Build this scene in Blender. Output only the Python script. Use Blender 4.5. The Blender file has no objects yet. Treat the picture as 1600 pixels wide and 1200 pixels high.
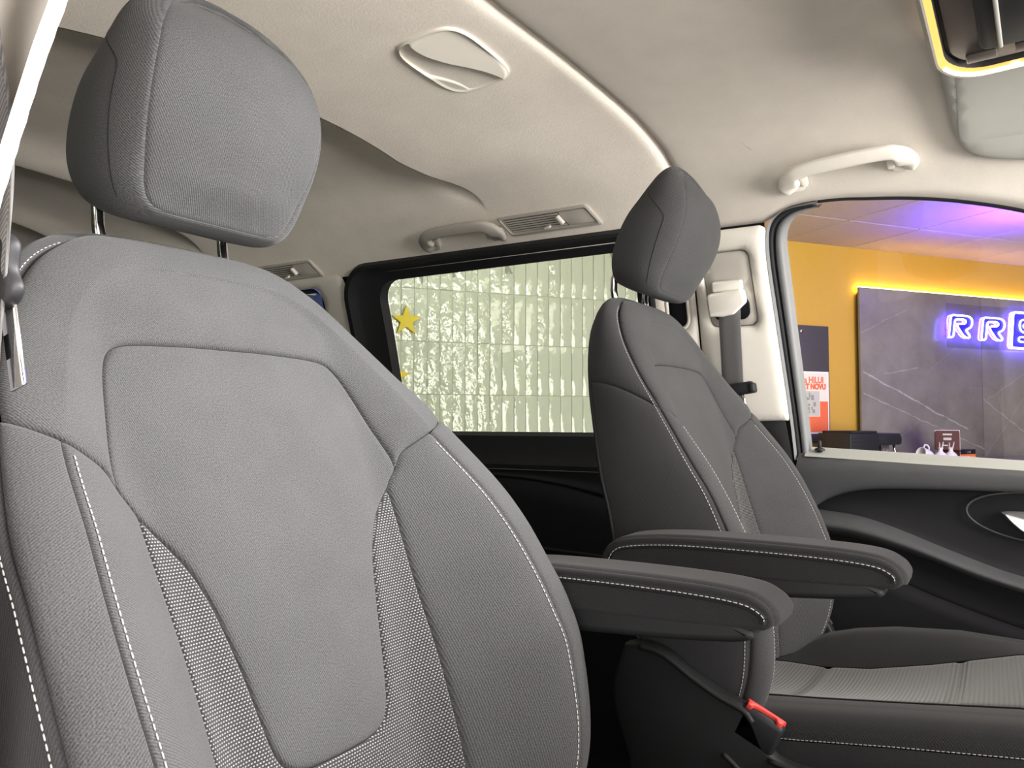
import bpy, bmesh, math, random
import numpy as np
from mathutils import Vector, Matrix
from mathutils.geometry import delaunay_2d_cdt
random.seed(7); rng = np.random.default_rng(7)

# ---------------------------------------------------------------- camera, world, light
SC = bpy.context.scene
COL = SC.collection
CZ = 0.95                      # camera height above the van floor
YAW, PITCH, FPX = math.radians(31.2), math.radians(2.6), 1250.0
cam_d = bpy.data.cameras.new('camera'); cam = bpy.data.objects.new('camera', cam_d); COL.objects.link(cam)
cam.location = (0, 0, CZ); cam.rotation_euler = (math.pi/2 + PITCH, 0, YAW)
cam_d.sensor_width = 36.0; cam_d.lens = 36.0*FPX/1600.0; cam_d.clip_start = 0.02
SC.camera = cam

W = bpy.data.worlds.new('showroom_air'); SC.world = W; W.use_nodes = True
bg = W.node_tree.nodes['Background']; bg.inputs[0].default_value = (1.0, 0.95, 0.88, 1); bg.inputs[1].default_value = 0.04

def area(name, loc, target, size, power, color=(1, .96, .9), sy=None):
    l = bpy.data.lights.new(name, 'AREA'); l.energy = power; l.color = color; l.size = size
    if sy: l.shape = 'RECTANGLE'; l.size_y = sy
    o = bpy.data.objects.new(name, l); COL.objects.link(o); o.location = loc
    o.rotation_euler = (Vector(target) - Vector(loc)).to_track_quat('-Z', 'Y').to_euler()
    return o
# added area lights, no source in view: by the door, windscreen and far side
area('added_fill_door', (1.0, -3.4, 1.0), (0.4, 0.5, 1.0), 5.0, 55, (1, .97, .95), 2.6)  # added fill beside the open door; daylight from there is assumed
area('added_fill_windscreen', (3.8, 0.4, 0.70), (0, 0.8, 1.05), 3.0, 235, (1, .95, .89), 1.9)  # added fill, unseen source; light from ahead of the windscreen is assumed
area('front_fill', (2.0, 0.9, 2.14), (-0.4, 0.9, 0.9), 1.2, 75, (1, .97, .94))  # added fill ahead of the windscreen, no fitting known there
area('added_lamp_door', (0.2, -1.3, 2.1), (0.1, -1.0, -0.45), 1.2, 8, (1, .96, .92))  # added lamp outside the near door, no fitting seen
area('added_lamp_far', (0.6, 3.0, 2.12), (0.0, 3.3, 0.0), 1.2, 27, (1, .95, .86))  # added to light the far wall, fitting unseen
area('added_lamp_tiles', (-2.1, 3.2, 2.12), (-2.4, 3.8, 0.2), 1.3, 6.5, (1, .99, .96))  # unseen lamp added to brighten the tiled wall
SC.view_settings.view_transform = 'Standard'; SC.view_settings.look = 'None'
SC.view_settings.exposure = 0.95; SC.view_settings.gamma = 1.0; SC.view_settings.use_curve_mapping = False

# ---------------------------------------------------------------- materials
MATS = {}
def mat(name, col, rough=.6, metal=0., spec=.5, emit=None, es=0., sheen=0.):
    m = bpy.data.materials.new(name); m.use_nodes = True
    b = m.node_tree.nodes['Principled BSDF']
    b.inputs['Base Color'].default_value = (*col, 1); b.inputs['Roughness'].default_value = rough
    b.inputs['Metallic'].default_value = metal; b.inputs['Specular IOR Level'].default_value = spec
    if sheen: b.inputs['Sheen Weight'].default_value = sheen; b.inputs['Sheen Roughness'].default_value = .5
    if emit: b.inputs['Emission Color'].default_value = (*emit, 1); b.inputs['Emission Strength'].default_value = es
    MATS[name] = m; return m
class NT:
    def __init__(s, m): s.m = m; s.t = m.node_tree; s.b = s.t.nodes['Principled BSDF']
    def n(s, typ, **kw):
        x = s.t.nodes.new(typ)
        for k, v in kw.items(): setattr(x, k, v)
        return x
    def l(s, a, b): s.t.links.new(a, b)
    def math(s, op, a, b=None, clamp=False):
        x = s.n('ShaderNodeMath', operation=op); x.use_clamp = clamp
        for i, v in enumerate((a, b)):
            if v is None: continue
            if isinstance(v, (int, float)): x.inputs[i].default_value = v
            else: s.l(v, x.inputs[i])
        return x.outputs[0]
    def mix(s, f, a, b):
        x = s.n('ShaderNodeMix', data_type='RGBA')
        s.l(f, x.inputs[0]) if not isinstance(f, (int, float)) else setattr(x.inputs[0], 'default_value', f)
        for i, v in ((6, a), (7, b)):
            if isinstance(v, tuple): x.inputs[i].default_value = (*v, 1)
            else: s.l(v, x.inputs[i])
        return x.outputs[2]
    def bump(s, h, strength, dist):
        x = s.n('ShaderNodeBump'); x.inputs['Strength'].default_value = strength; x.inputs['Distance'].default_value = dist
        s.l(h, x.inputs['Height']); s.l(x.outputs[0], s.b.inputs['Normal'])
    def noise(s, vec, scale, detail=2, rough=.5):
        x = s.n('ShaderNodeTexNoise'); x.inputs['Scale'].default_value = scale; x.inputs['Detail'].default_value = detail
        x.inputs['Roughness'].default_value = rough
        if vec is not None: s.l(vec, x.inputs['Vector'])
        return x.outputs[0]
def ramp(nt, f, a, b):
    x = nt.n('ShaderNodeMapRange'); nt.l(f, x.inputs[0]); x.inputs[1].default_value = a; x.inputs[2].default_value = b
    return x.outputs[0]

def fabric(name, c0, c1, pitch, ang, rough=.92):
    """twill cloth: fine diagonal ribs (UV in metres) with fibre noise"""
    m = mat(name, c0, rough, spec=.15, sheen=.08); t = NT(m)
    uv = t.n('ShaderNodeUVMap').outputs[0]; sp = t.n('ShaderNodeSeparateXYZ'); t.l(uv, sp.inputs[0])
    a = t.math('MULTIPLY', sp.outputs[0], math.cos(ang)*2*math.pi/pitch); b = t.math('MULTIPLY', sp.outputs[1], math.sin(ang)*2*math.pi/pitch)
    w = t.math('SINE', t.math('ADD', a, b)); w = t.math('ADD', t.math('MULTIPLY', w, .5), .5)
    nz = t.noise(uv, 780, 1, .6); big = t.noise(uv, 9, 3, .6)
    f = t.math('ADD', t.math('MULTIPLY', w, .32), t.math('MULTIPLY', ramp(t, nz, .3, .7), .50))
    f = t.math('ADD', f, t.math('MULTIPLY', ramp(t, big, .35, .65), .10))
    t.l(t.mix(f, c0, c1), t.b.inputs['Base Color'])
    t.bump(t.math('ADD', w, nz), .25, .0006); return m
fabric('fabric', (.017, .0173, .018), (.088, .0885, .091), .0019, math.radians(35))
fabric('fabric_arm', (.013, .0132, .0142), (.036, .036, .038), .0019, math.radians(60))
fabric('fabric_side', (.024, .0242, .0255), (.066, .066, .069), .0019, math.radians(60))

def mesh_fabric():
    m = mat('mesh_fabric', (.05, .05, .05), .85, spec=.2, sheen=.2); t = NT(m)
    uv = t.n('ShaderNodeUVMap').outputs[0]
    br = t.n('ShaderNodeTexBrick'); br.offset = .5; t.l(uv, br.inputs['Vector'])
    br.inputs['Scale'].default_value = 1.0; br.inputs['Brick Width'].default_value = .0034; br.inputs['Row Height'].default_value = .0027
    br.inputs['Mortar Size'].default_value = .00098; br.inputs['Mortar Smooth'].default_value = .35
    br.inputs['Color1'].default_value = (.23, .23, .23, 1); br.inputs['Color2'].default_value = (.165, .165, .165, 1); br.inputs['Mortar'].default_value = (.014, .014, .015, 1)
    t.l(br.outputs['Color'], t.b.inputs['Base Color'])
    inv = t.math('SUBTRACT', 1.0, br.outputs['Fac']); t.bump(inv, .6, .0009); return m
mesh_fabric()
def rib_fabric():
    m = mat('rib_fabric', (.07, .07, .062), .9, spec=.2, sheen=.25); t = NT(m)
    uv = t.n('ShaderNodeUVMap').outputs[0]; sp = t.n('ShaderNodeSeparateXYZ'); t.l(uv, sp.inputs[0])
    w = t.math('SINE', t.math('MULTIPLY', sp.outputs[0], 2*math.pi/.006)); w = t.math('ADD', t.math('MULTIPLY', w, .5), .5)
    nz = t.noise(uv, 700, 2, .7)
    f = t.math('ADD', t.math('MULTIPLY', w, .55), t.math('MULTIPLY', ramp(t, nz, .3, .7), .45))
    t.l(t.mix(f, (.013, .013, .0115), (.042, .042, .036)), t.b.inputs['Base Color']); t.bump(w, .4, .001); return m
rib_fabric()
def grained(name, col, rough, scale, strength, dist, spec=.4, var=.06):
    m = mat(name, col, rough, spec=spec); t = NT(m); g = t.n('ShaderNodeTexCoord').outputs['Object']
    nz = t.noise(g, scale, 3, .6); big = t.noise(g, scale*.04, 2, .5)
    c0 = tuple(c*(1-var) for c in col); c1 = tuple(min(1, c*(1+var)) for c in col)
    t.l(t.mix(ramp(t, t.math('ADD', t.math('MULTIPLY', nz, .6), t.math('MULTIPLY', big, .4)), .35, .65), c0, c1), t.b.inputs['Base Color'])
    t.bump(nz, strength, dist); return m
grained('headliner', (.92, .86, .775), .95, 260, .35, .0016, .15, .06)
grained('headliner_front_shaded', (.64, .60, .54), .95, 520, .18, .0009, .15, .05)  # same lining as the rear; shade by the console put into the colour
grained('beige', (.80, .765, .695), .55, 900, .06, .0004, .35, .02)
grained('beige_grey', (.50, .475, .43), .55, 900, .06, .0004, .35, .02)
grained('visor_grey', (.40, .40, .37), .8, 800, .10, .0005, .3, .03)
grained('plastic_black', (.012, .0125, .015), .55, 900, .12, .0004, .4, .1)
grained('plastic_dark', (.011, .0115, .0125), .6, 900, .12, .0004, .4, .08)
grained('door_grey', (.060, .062, .066), .62, 900, .14, .0005, .35, .08)
grained('door_black', (.008, .008, .0105), .7, 700, .12, .0005, .3, .1)
grained('rubber', (.018, .0185, .021), .6, 600, .08, .0003, .35, .08)
grained('frame_grey', (.19, .195, .20), .5, 700, .06, .0003, .4, .04)
grained('carpet', (.015, .015, .016), .98, 300, .5, .003, .1, .3)
mat('chrome', (.82, .82, .84), .12, 1.0)
mat('silver', (.70, .70, .70), .35, .8)
mat('stitch', (.44, .43, .42), .8, spec=.2)
mat('seam_dark', (.02, .02, .021), .9, spec=.1)
mat('red_plastic', (.80, .06, .05), .4, emit=None)
mat('hole', (.006, .006, .008), .8, spec=.1)
def belt_mat():
    m = mat('webbing', (.10, .098, .10), .7, spec=.3, sheen=.2); t = NT(m)
    uv = t.n('ShaderNodeUVMap').outputs[0]; sp = t.n('ShaderNodeSeparateXYZ'); t.l(uv, sp.inputs[0])
    w = t.math('SINE', t.math('MULTIPLY', t.math('ADD', sp.outputs[0], sp.outputs[1]), 2*math.pi/.0035)); w = t.math('ADD', t.math('MULTIPLY', w, .5), .5)
    t.l(t.mix(w, (.06, .058, .06), (.15, .145, .145)), t.b.inputs['Base Color']); t.bump(w, .3, .0006)
belt_mat()
def glass(name, tint, refl):
    m = bpy.data.materials.new(name); m.use_nodes = True; t = m.node_tree; t.nodes.clear()
    o = t.nodes.new('ShaderNodeOutputMaterial'); tr = t.nodes.new('ShaderNodeBsdfTransparent'); tr.inputs[0].default_value = (*tint, 1)
    g = t.nodes.new('ShaderNodeBsdfGlossy'); g.inputs['Roughness'].default_value = .01
    fr = t.nodes.new('ShaderNodeFresnel'); fr.inputs[0].default_value = 1.45
    mu = t.nodes.new('ShaderNodeMath'); mu.operation = 'MULTIPLY'; mu.inputs[1].default_value = refl; t.links.new(fr.outputs[0], mu.inputs[0])
    mx = t.nodes.new('ShaderNodeMixShader'); t.links.new(mu.outputs[0], mx.inputs[0]); t.links.new(tr.outputs[0], mx.inputs[1]); t.links.new(g.outputs[0], mx.inputs[2])
    t.links.new(mx.outputs[0], o.inputs[0]); MATS[name] = m
glass('glass_clear', (.96, .97, .96), .6); glass('glass_privacy', (.72, .745, .69), .5); glass('acrylic', (.985, .985, .995), .35)

# ---------------------------------------------------------------- object helpers
def tag(o, label=None, cat=None, group=None, kind=None):
    if label: o['label'] = label
    if cat: o['category'] = cat
    if group: o['group'] = group
    if kind: o['kind'] = kind
    return o
def link(o, parent=None):
    COL.objects.link(o)
    if parent is not None: o.parent = parent
    return o
def empty(name, loc=(0, 0, 0), rot=(0, 0, 0), parent=None):
    o = bpy.data.objects.new(name, None); o.empty_display_size = .05; o.location = loc; o.rotation_euler = rot
    return link(o, parent)
def mobj(name, V, Fc, m, parent=None, uv=None, smooth=True, auto=None):
    me = bpy.data.meshes.new(name); me.from_pydata([tuple(map(float, v)) for v in V], [], [tuple(int(i) for i in f) for f in Fc])
    if uv is not None:
        L = me.uv_layers.new(name='UVMap'); idx = np.zeros(len(me.loops), dtype=np.int32); me.loops.foreach_get('vertex_index', idx)
        L.data.foreach_set('uv', np.asarray(uv, dtype=np.float32)[idx].ravel())
    me.materials.append(MATS[m] if isinstance(m, str) else m)
    if smooth: me.polygons.foreach_set('use_smooth', [True]*len(me.polygons))
    me.validate(); me.update()
    if auto is not None: me.set_sharp_from_angle(angle=math.radians(auto))
    o = bpy.data.objects.new(name, me); return link(o, parent)
def bobj(name, bm, m, parent=None, smooth=True, auto=35):
    bmesh.ops.recalc_face_normals(bm, faces=bm.faces[:])
    me = bpy.data.meshes.new(name); bm.to_mesh(me); bm.free(); me.materials.append(MATS[m] if isinstance(m, str) else m)
    if smooth:
        me.polygons.foreach_set('use_smooth', [True]*len(me.polygons))
        if auto is not None: me.set_sharp_from_angle(angle=math.radians(auto))
    o = bpy.data.objects.new(name, me); return link(o, parent)
def setm(o, loc=(0, 0, 0), rot=(0, 0, 0)):
    o.location = loc; o.rotation_euler = rot; return o
def catmull(P, n):
    """dense Catmull-Rom through the rows of P, n samples per span"""
    P = np.asarray(P, float); Q = np.vstack([2*P[0]-P[1], P, 2*P[-1]-P[-2]]); out = []
    for i in range(len(P)-1):
        a, b, c, d = Q[i:i+4]
        t = np.linspace(0, 1, n, endpoint=False)[:, None]
        out.append(.5*((2*b)+(-a+c)*t+(2*a-5*b+4*c-d)*t*t+(-a+3*b-3*c+d)*t**3))
    return np.vstack(out+[P[-1:]])
def cat_eval(P, p):
    P = np.asarray(P, float); Q = np.vstack([2*P[0]-P[1], P, 2*P[-1]-P[-2]]); p = np.atleast_1d(np.asarray(p, float))
    i = np.clip(np.floor(p).astype(int), 0, len(P)-2); t = (p-i)[..., None]
    a, b, c, d = Q[i], Q[i+1], Q[i+2], Q[i+3]
    return .5*((2*b)+(-a+c)*t+(2*a-5*b+4*c-d)*t*t+(-a+3*b-3*c+d)*t**3)
def resample(P, step, closed=False):
    P = np.asarray(P, float)
    if closed: P = np.vstack([P, P[:1]])
    L = np.r_[0, np.cumsum(np.linalg.norm(np.diff(P, axis=0), axis=1))]; n = max(2, int(round(L[-1]/step)))
    s = np.linspace(0, L[-1], n+1); R = np.stack([np.interp(s, L, P[:, k]) for k in range(P.shape[1])], 1)
    return R[:-1] if closed else R
def inside(pts, poly):
    x, y = pts[:, 0], pts[:, 1]; r = np.zeros(len(pts), bool); n = len(poly)
    for i in range(n):
        x0, y0 = poly[i]; x1, y1 = poly[(i+1) % n]
        if y0 == y1: continue
        c = ((y0 > y) != (y1 > y)) & (x < (x1-x0)*(y-y0)/(y1-y0)+x0); r ^= c
    return r
def segdist(pts, A, B):
    d = np.full(len(pts), 1e9)
    for a, b in zip(A, B):
        ab = b-a; t = np.clip(((pts-a)@ab)/max(ab@ab, 1e-12), 0, 1); q = a+t[:, None]*ab
        d = np.minimum(d, np.hypot(*(pts-q).T))
    return d
def sheet2d(loops, spacing, rings=(), anis=None):
    """triangulate a polygon with holes: boundary kept, hex lattice inside, inset rings along the edge"""
    loops = [np.asarray(l, float) for l in loops]
    A = np.vstack(loops); B = np.vstack([np.roll(l, -1, axis=0) for l in loops])
    lo, hi = loops[0].min(0), loops[0].max(0)
    gx = np.arange(lo[0], hi[0], spacing); gy = np.arange(lo[1], hi[1], spacing*.866)
    G = np.array([(x+(spacing/2 if j % 2 else 0), y) for j, y in enumerate(gy) for x in gx]) if len(gx) and len(gy) else np.zeros((0, 2))
    def ok(p):
        r = inside(p, loops[0])
        for h in loops[1:]: r &= ~inside(p, h)
        return r
    pts = [np.vstack(loops)]
    dmin = max([spacing*.45]+[r*1.35 for r in rings])
    if len(G):
        G = G[ok(G)]
        if len(G): G = G[segdist(G, A, B) > dmin]; pts.append(G)
    for r in rings:
        for l in loops:
            t = np.roll(l, -1, axis=0)-np.roll(l, 1, axis=0); t /= np.linalg.norm(t, axis=1)[:, None]+1e-12
            nn = np.stack([-t[:, 1], t[:, 0]], 1)
            for sg in (1, -1):
                q = l+nn*r*sg; q = q[ok(q)]
                if len(q): q = q[segdist(q, A, B) > r*.9]; pts.append(q)
    P = np.vstack(pts); edges = []; k = 0
    for l in loops:
        n = len(l); edges += [(k+i, k+(i+1) % n) for i in range(n)]; k += n
    v, e, f, *_ = delaunay_2d_cdt([Vector(p) for p in P], edges, [], 0, 1e-7)
    v = np.array([tuple(p) for p in v]); f = np.array([tuple(t) for t in f if len(t) == 3])
    c = v[f].mean(1); f = f[ok(c)]
    used = np.unique(f); mp = -np.ones(len(v), int); mp[used] = np.arange(len(used))
    return v[used], mp[f]
def groove(d, g=.004, puff=.004):
    return -g*np.exp(-d/.0013)+puff*(1-np.exp(-d/.013))
def tube_mesh(P, r, seg=8, closed=False, caps=True, r2=None):
    P = np.asarray(P, float); n = len(P); r = np.broadcast_to(np.asarray(r, float), (n,))
    T = np.zeros_like(P)
    if closed: T = np.roll(P, -1, 0)-np.roll(P, 1, 0)
    else: T[1:-1] = P[2:]-P[:-2]; T[0] = P[1]-P[0]; T[-1] = P[-1]-P[-2]
    T /= np.linalg.norm(T, axis=1)[:, None]+1e-12
    u = np.cross(T[0], [0, 0, 1.]);
    if np.linalg.norm(u) < 1e-3: u = np.cross(T[0], [1., 0, 0])
    u /= np.linalg.norm(u); V = []
    for i in range(n):
        u = u-T[i]*(u@T[i]); u /= np.linalg.norm(u); w = np.cross(T[i], u)
        for k in range(seg):
            a = 2*math.pi*k/seg; V.append(P[i]+r[i]*(math.cos(a)*u+math.sin(a)*w))
    Fc = []
    for i in range(n if closed else n-1):
        j = (i+1) % n
        for k in range(seg):
            l = (k+1) % seg; Fc.append((i*seg+k, i*seg+l, j*seg+l, j*seg+k))
    if caps and not closed: Fc.append(tuple(range(seg-1, -1, -1))); Fc.append(tuple((n-1)*seg+k for k in range(seg)))
    return np.array(V), Fc
def tube(name, P, r, m, parent=None, seg=8, closed=False, caps=True):
    V, Fc = tube_mesh(P, r, seg, closed, caps); return mobj(name, V, Fc, m, parent, uv=V[:, :2])
def stitches(name, P, parent, lift=None, ln=.0042, gap=.0014, r=.00062, m='stitch'):
    """a row of thread stitches along a 3-D line"""
    P = np.asarray(P, float); L = np.r_[0, np.cumsum(np.linalg.norm(np.diff(P, axis=0), axis=1))]
    at = lambda s: np.array([np.interp(s, L, P[:, k]) for k in range(3)])
    V = []; Fc = []; s = 0
    while s+ln < L[-1]:
        q = np.array([at(s), at(s+ln*.2), at(s+ln*.8), at(s+ln)])
        v, f = tube_mesh(q, [r*.45, r, r, r*.45], 5); b = len(V); V += list(v); Fc += [tuple(i+b for i in g) for g in f]; s += ln+gap
    return mobj(name, V, Fc, m, parent)
def grid(name, P, m, parent=None, uv=None, closed_u=False, closed_v=False):
    a, b = P.shape[:2]; V = P.reshape(-1, 3); Fc = []
    for i in range(a if closed_u else a-1):
        for j in range(b if closed_v else b-1):
            i2, j2 = (i+1) % a, (j+1) % b; Fc.append((i*b+j, i*b+j2, i2*b+j2, i2*b+j))
    return mobj(name, V, Fc, m, parent, uv=None if uv is None else uv.reshape(-1, 2))
def gridlen_uv(P):
    du = np.r_[np.zeros((1,)+P.shape[1:2]), np.cumsum(np.linalg.norm(np.diff(P, axis=0), axis=2), 0)]
    dv = np.concatenate([np.zeros((P.shape[0], 1)), np.cumsum(np.linalg.norm(np.diff(P, axis=1), axis=2), 1)], 1)
    return np.stack([dv, du], -1)
def grid_norm(P):
    a = np.gradient(P, axis=0); b = np.gradient(P, axis=1); n = np.cross(a, b); return n/(np.linalg.norm(n, axis=2)[..., None]+1e-12)
def rbox(name, size, m, parent=None, loc=(0, 0, 0), rot=(0, 0, 0), bev=.004, seg=3, auto=40):
    bm = bmesh.new(); bmesh.ops.create_cube(bm, size=1); bmesh.ops.scale(bm, vec=size, verts=bm.verts[:])
    if bev: bmesh.ops.bevel(bm, geom=bm.edges[:], offset=bev, segments=seg, profile=.5, affect='EDGES', clamp_overlap=True)
    return setm(bobj(name, bm, m, parent, auto=auto), loc, rot)
def prism(name, poly, t, m, parent=None, frame=None, bev=.003, seg=2, auto=35):
    """extrude a 2-D outline by t; frame maps (a,b,c)->xyz"""
    bm = bmesh.new(); vs = [bm.verts.new((p[0], p[1], 0)) for p in poly]; f = bm.faces.new(vs)
    r = bmesh.ops.extrude_face_region(bm, geom=[f]); bmesh.ops.translate(bm, vec=(0, 0, t), verts=[v for v in r['geom'] if isinstance(v, bmesh.types.BMVert)])
    if bev:
        es = [e for e in bm.edges if abs(e.verts[0].co.z-e.verts[1].co.z) < 1e-6]
        bmesh.ops.bevel(bm, geom=es, offset=bev, segments=seg, profile=.5, affect='EDGES', clamp_overlap=True)
    if frame is not None:
        for v in bm.verts: v.co = Vector(frame(*v.co))
    return bobj(name, bm, m, parent, auto=auto)
def rrect(x0, x1, y0, y1, r, n=5):
    rs = r if isinstance(r, (list, tuple)) else [r]*4; out = []
    for (cx, cy, a0), q in zip(((x1, y1, 0), (x0, y1, 90), (x0, y0, 180), (x1, y0, 270)), rs):
        sx = 1 if cx == x1 else -1; sy = 1 if cy == y1 else -1
        for k in range(n+1):
            a = math.radians(a0+90*k/n); out.append((cx-sx*q+q*math.cos(a), cy-sy*q+q*math.sin(a)))
    return np.array(out)

# ---------------------------------------------------------------- van shell (x forward, y to the far side, z up)
YC = 0.968
half = np.array([(YC, .645), (1.2, .635), (1.38, .605), (1.5, .56), (1.58, .50), (1.63, .44), (1.66, .385), (1.70, .27), (1.74, .12), (1.78, -.05), (1.80, -.25), (1.80, -.7), (1.79, -.95)])
half = catmull(half, 16); SECY, SECZ = half[::-1, 0], half[::-1, 1]+CZ          # far half, from the sill up
full = np.vstack([half[::-1], np.stack([2*YC-half[1:, 0], half[1:, 1]], 1)]); full[:, 1] += CZ
FS = np.r_[0, np.cumsum(np.linalg.norm(np.diff(full, axis=0), axis=1))]; SMAX = FS[-1]
fT = np.gradient(full, axis=0); fT /= np.linalg.norm(fT, axis=1)[:, None]
def z2s(z): return np.interp(np.asarray(z)+CZ, SECZ, FS[:len(SECZ)])           # z is relative to the camera height
def shell(x, s, off=0.):
    """point on the cabin lining; off is towards the cabin"""
    x = np.asarray(x, float); s = np.asarray(s, float)
    y = np.interp(s, FS, full[:, 0]); z = np.interp(s, FS, full[:, 1]); ty = np.interp(s, FS, fT[:, 0]); tz = np.interp(s, FS, fT[:, 1])
    ln = np.hypot(ty, tz); ty, tz = ty/ln, tz/ln
    return np.stack(np.broadcast_arrays(x, y-tz*off, z+ty*off), -1)
def xz(x, z, off=0.): return shell(x, z2s(z), off)
def shell_frame(x, z, off=0.):
    p = xz(x, z, off); n = xz(x, z, off+.01)-p; n /= np.linalg.norm(n); v = xz(x, z+.004, off)-xz(x, z-.004, off); v /= np.linalg.norm(v)
    M = Matrix(((1, v[0], n[0], p[0]), (0, v[1], n[1], p[1]), (0, v[2], n[2], p[2]), (0, 0, 0, 1)))
    return M
def shell_sheet(name, loops, m, parent=None, spacing=.02, off=0., rings=(), edge=0., er=.006, kind=None, step=.012):
    """a lining panel: outline in (x,z rel. camera) draped on the shell, its rim rolled outwards by edge"""
    loops = [resample(l, step, True) for l in loops]
    v, f = sheet2d(loops, spacing, rings)
    A = np.vstack(loops); B = np.vstack([np.roll(l, -1, axis=0) for l in loops]); d = segdist(v, A, B)
    o = (off(v[:, 0], v[:, 1]) if callable(off) else off)-edge*np.exp(-d/er)
    P = xz(v[:, 0], v[:, 1], o); ob = mobj(name, P, f, m, parent, uv=v)
    if kind: tag(ob, kind=kind)
    return ob
def loft_loops(name, loops, m, parent=None, kind=None, auto=50):
    """loops: list of (N,3) closed loops joined in turn"""
    P = np.stack(loops); a, b = P.shape[:2]; Fc = []
    for i in range(a-1):
        for j in range(b):
            k = (j+1) % b; Fc.append((i*b+j, i*b+k, (i+1)*b+k, (i+1)*b+j))
    o = mobj(name, P.reshape(-1, 3), Fc, m, parent, auto=auto)
    if kind: tag(o, kind=kind)
    return o
def pane(name, loop, off, m, parent=None, th=.004, spacing=.08):
    l = resample(loop, .015, True); v, f = sheet2d([l], spacing); n = len(v)
    P = np.vstack([xz(v[:, 0], v[:, 1], off), xz(v[:, 0], v[:, 1], off-th)])
    return mobj(name, P, np.vstack([f, f[:, ::-1]+n]), m, parent)

# --- headliner
XSM = catmull([(YC-.02, -.664), (1.06, -.660), (1.2, -.647), (1.352, -.621), (1.484, -.586), (1.554, -.566), (1.64, -.552), (1.8, -.55)], 12)
def x_seam(s):
    y = np.interp(s, FS, full[:, 0]); y = np.maximum(y, 2*YC-y)
    return np.interp(y, XSM[:, 0], XSM[:, 1])
def smooth(a, b, t): q = np.clip((t-a)/(b-a), 0, 1); return q*q*(3-2*q)
def x_crease(y): return -1.187+(y-.636)*.078+.09*smooth(1.36, 1.60, y)
def rear_drop(x): return .075*np.clip(-.675-x, 0, .55)     # the rear lining slopes down towards the back
def roof_relief(x, s):
    """pressed steps of the rear headliner (positive = hangs lower)"""
    y = np.interp(s, FS, full[:, 0]); yy = np.maximum(y, 2*YC-y)
    fade = 1-smooth(1.44, 1.58, yy)
    xc = x_crease(y)
    d = x-xc
    drop = rear_drop(x)*(1-smooth(0, .005, -d))
    step = drop+np.where(d > 0, 0, -.052*np.exp(-(d/.045)**2)*smooth(0, .005, -d)-.010*smooth(0, .2, -d))
    d2 = x+2.05; st2 = np.where(d2 > 0, .028*np.exp(-(d2/.12)**2), -.045*np.exp(-(d2/.16)**2)*smooth(0, .006, -d2)-.012*smooth(0, .3, -d2))
    d3 = x+2.62; st3 = np.where(d3 > 0, .026*np.exp(-(d3/.10)**2), -.03*np.exp(-(d3/.12)**2)*smooth(0, .006, -d3))
    return fade*(step+st2+st3)
S0, S1 = float(z2s(.40)), SMAX-float(z2s(.40))
xs = np.r_[np.linspace(-2.95, -2.66, 8), np.linspace(-2.655, -2.6, 12), np.linspace(-2.57, -2.1, 14), np.linspace(-2.08, -2.03, 14), np.linspace(-2.0, -1.34, 28), np.linspace(-1.32, -1.02, 70), np.linspace(-1.0, -.72, 20)]
ss = np.linspace(S0, S1, 150)
X, Sg = np.meshgrid(xs, ss, indexing='ij')
X = X+(x_crease(np.interp(Sg, FS, full[:, 0]))+1.17)*np.clip(1-(np.abs(X+1.17)-.10)/.25, 0, 1)*((X > -1.9) & (X < -.75))
XS = x_seam(ss)[None, :]-.0007
RD = np.array([.05, .035, .024, .018, .013, .009, .006, .0035, .0015, 0]); RO = -np.array([0, 0, .0003, .0008, .0018, .0034, .0055, .0085, .0125, .020])
X2 = np.vstack([X, XS-RD[:, None]]); S2 = np.vstack([Sg, np.repeat(Sg[:1], len(RD), 0)])
edge_off = np.zeros_like(X2); edge_off[-len(RD):] = RO[:, None]
P = shell(X2, S2, roof_relief(X2, S2)+edge_off)
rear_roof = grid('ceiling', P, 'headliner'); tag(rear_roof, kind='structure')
# front headliner: lower edge follows the door opening
OPEN = np.array([(-.372, -.085), (-.380, .05), (-.390, .184), (-.398, .30), (-.3985, .36), (-.392, .395), (-.375, .413), (-.345, .4235), (-.30, .427), (-.25, .426), (-.207, .422), (-.131, .414), (-.048, .399), (.05, .371), (.16, .325), (.30, .25), (.45, .15), (.60, .03)])
OPENd = catmull(OPEN, 8)
top = OPENd[OPENd[:, 0].argmin():]; top = top[np.r_[True, np.diff(top[:, 0]) > 0]]
def z_low(x): return np.where(x < -.3985, .402, np.interp(x, top[:, 0], top[:, 1]))
fx = np.r_[np.array([0, .0015, .0035, .006, .009, .013, .018, .024, .035])/1.04, np.linspace(.045, .26, 12), np.linspace(.262, .40, 16), np.linspace(.41, 1, 30)]
us = np.r_[np.linspace(0, .12, 24), np.linspace(.125, .875, 90), np.linspace(.88, 1, 24)]
Xf = np.zeros((len(fx), len(us))); Sf = np.zeros_like(Xf)
for j, u in enumerate(us):
    x1 = .38
    for i, t in enumerate(fx):
        x = -.66+(x1+.66)*t; a = float(z2s(z_low(x))); Sf[i, j] = a+(SMAX-2*a)*u
    xs0 = x_seam(Sf[0, j])+.0012
    for _ in range(3):
        for i, t in enumerate(fx):
            Xf[i, j] = xs0+(x1-xs0)*t; a = float(z2s(z_low(Xf[i, j]))); Sf[i, j] = a+(SMAX-2*a)*u
        xs0 = x_seam(Sf[0, j])+.0012
of = np.zeros_like(Xf); of[:9] = RO[:0:-1][:, None]; of[:, 0] = -.012; of[:, -1] = -.012; of[:, 1] = -.003; of[:, -2] = -.003
of += -.0015                                              # front lining sits a little higher than the rear lip
P = shell(Xf, Sf, of); tag(grid('ceiling', P, 'headliner_front_shaded'), kind='structure')
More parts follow.
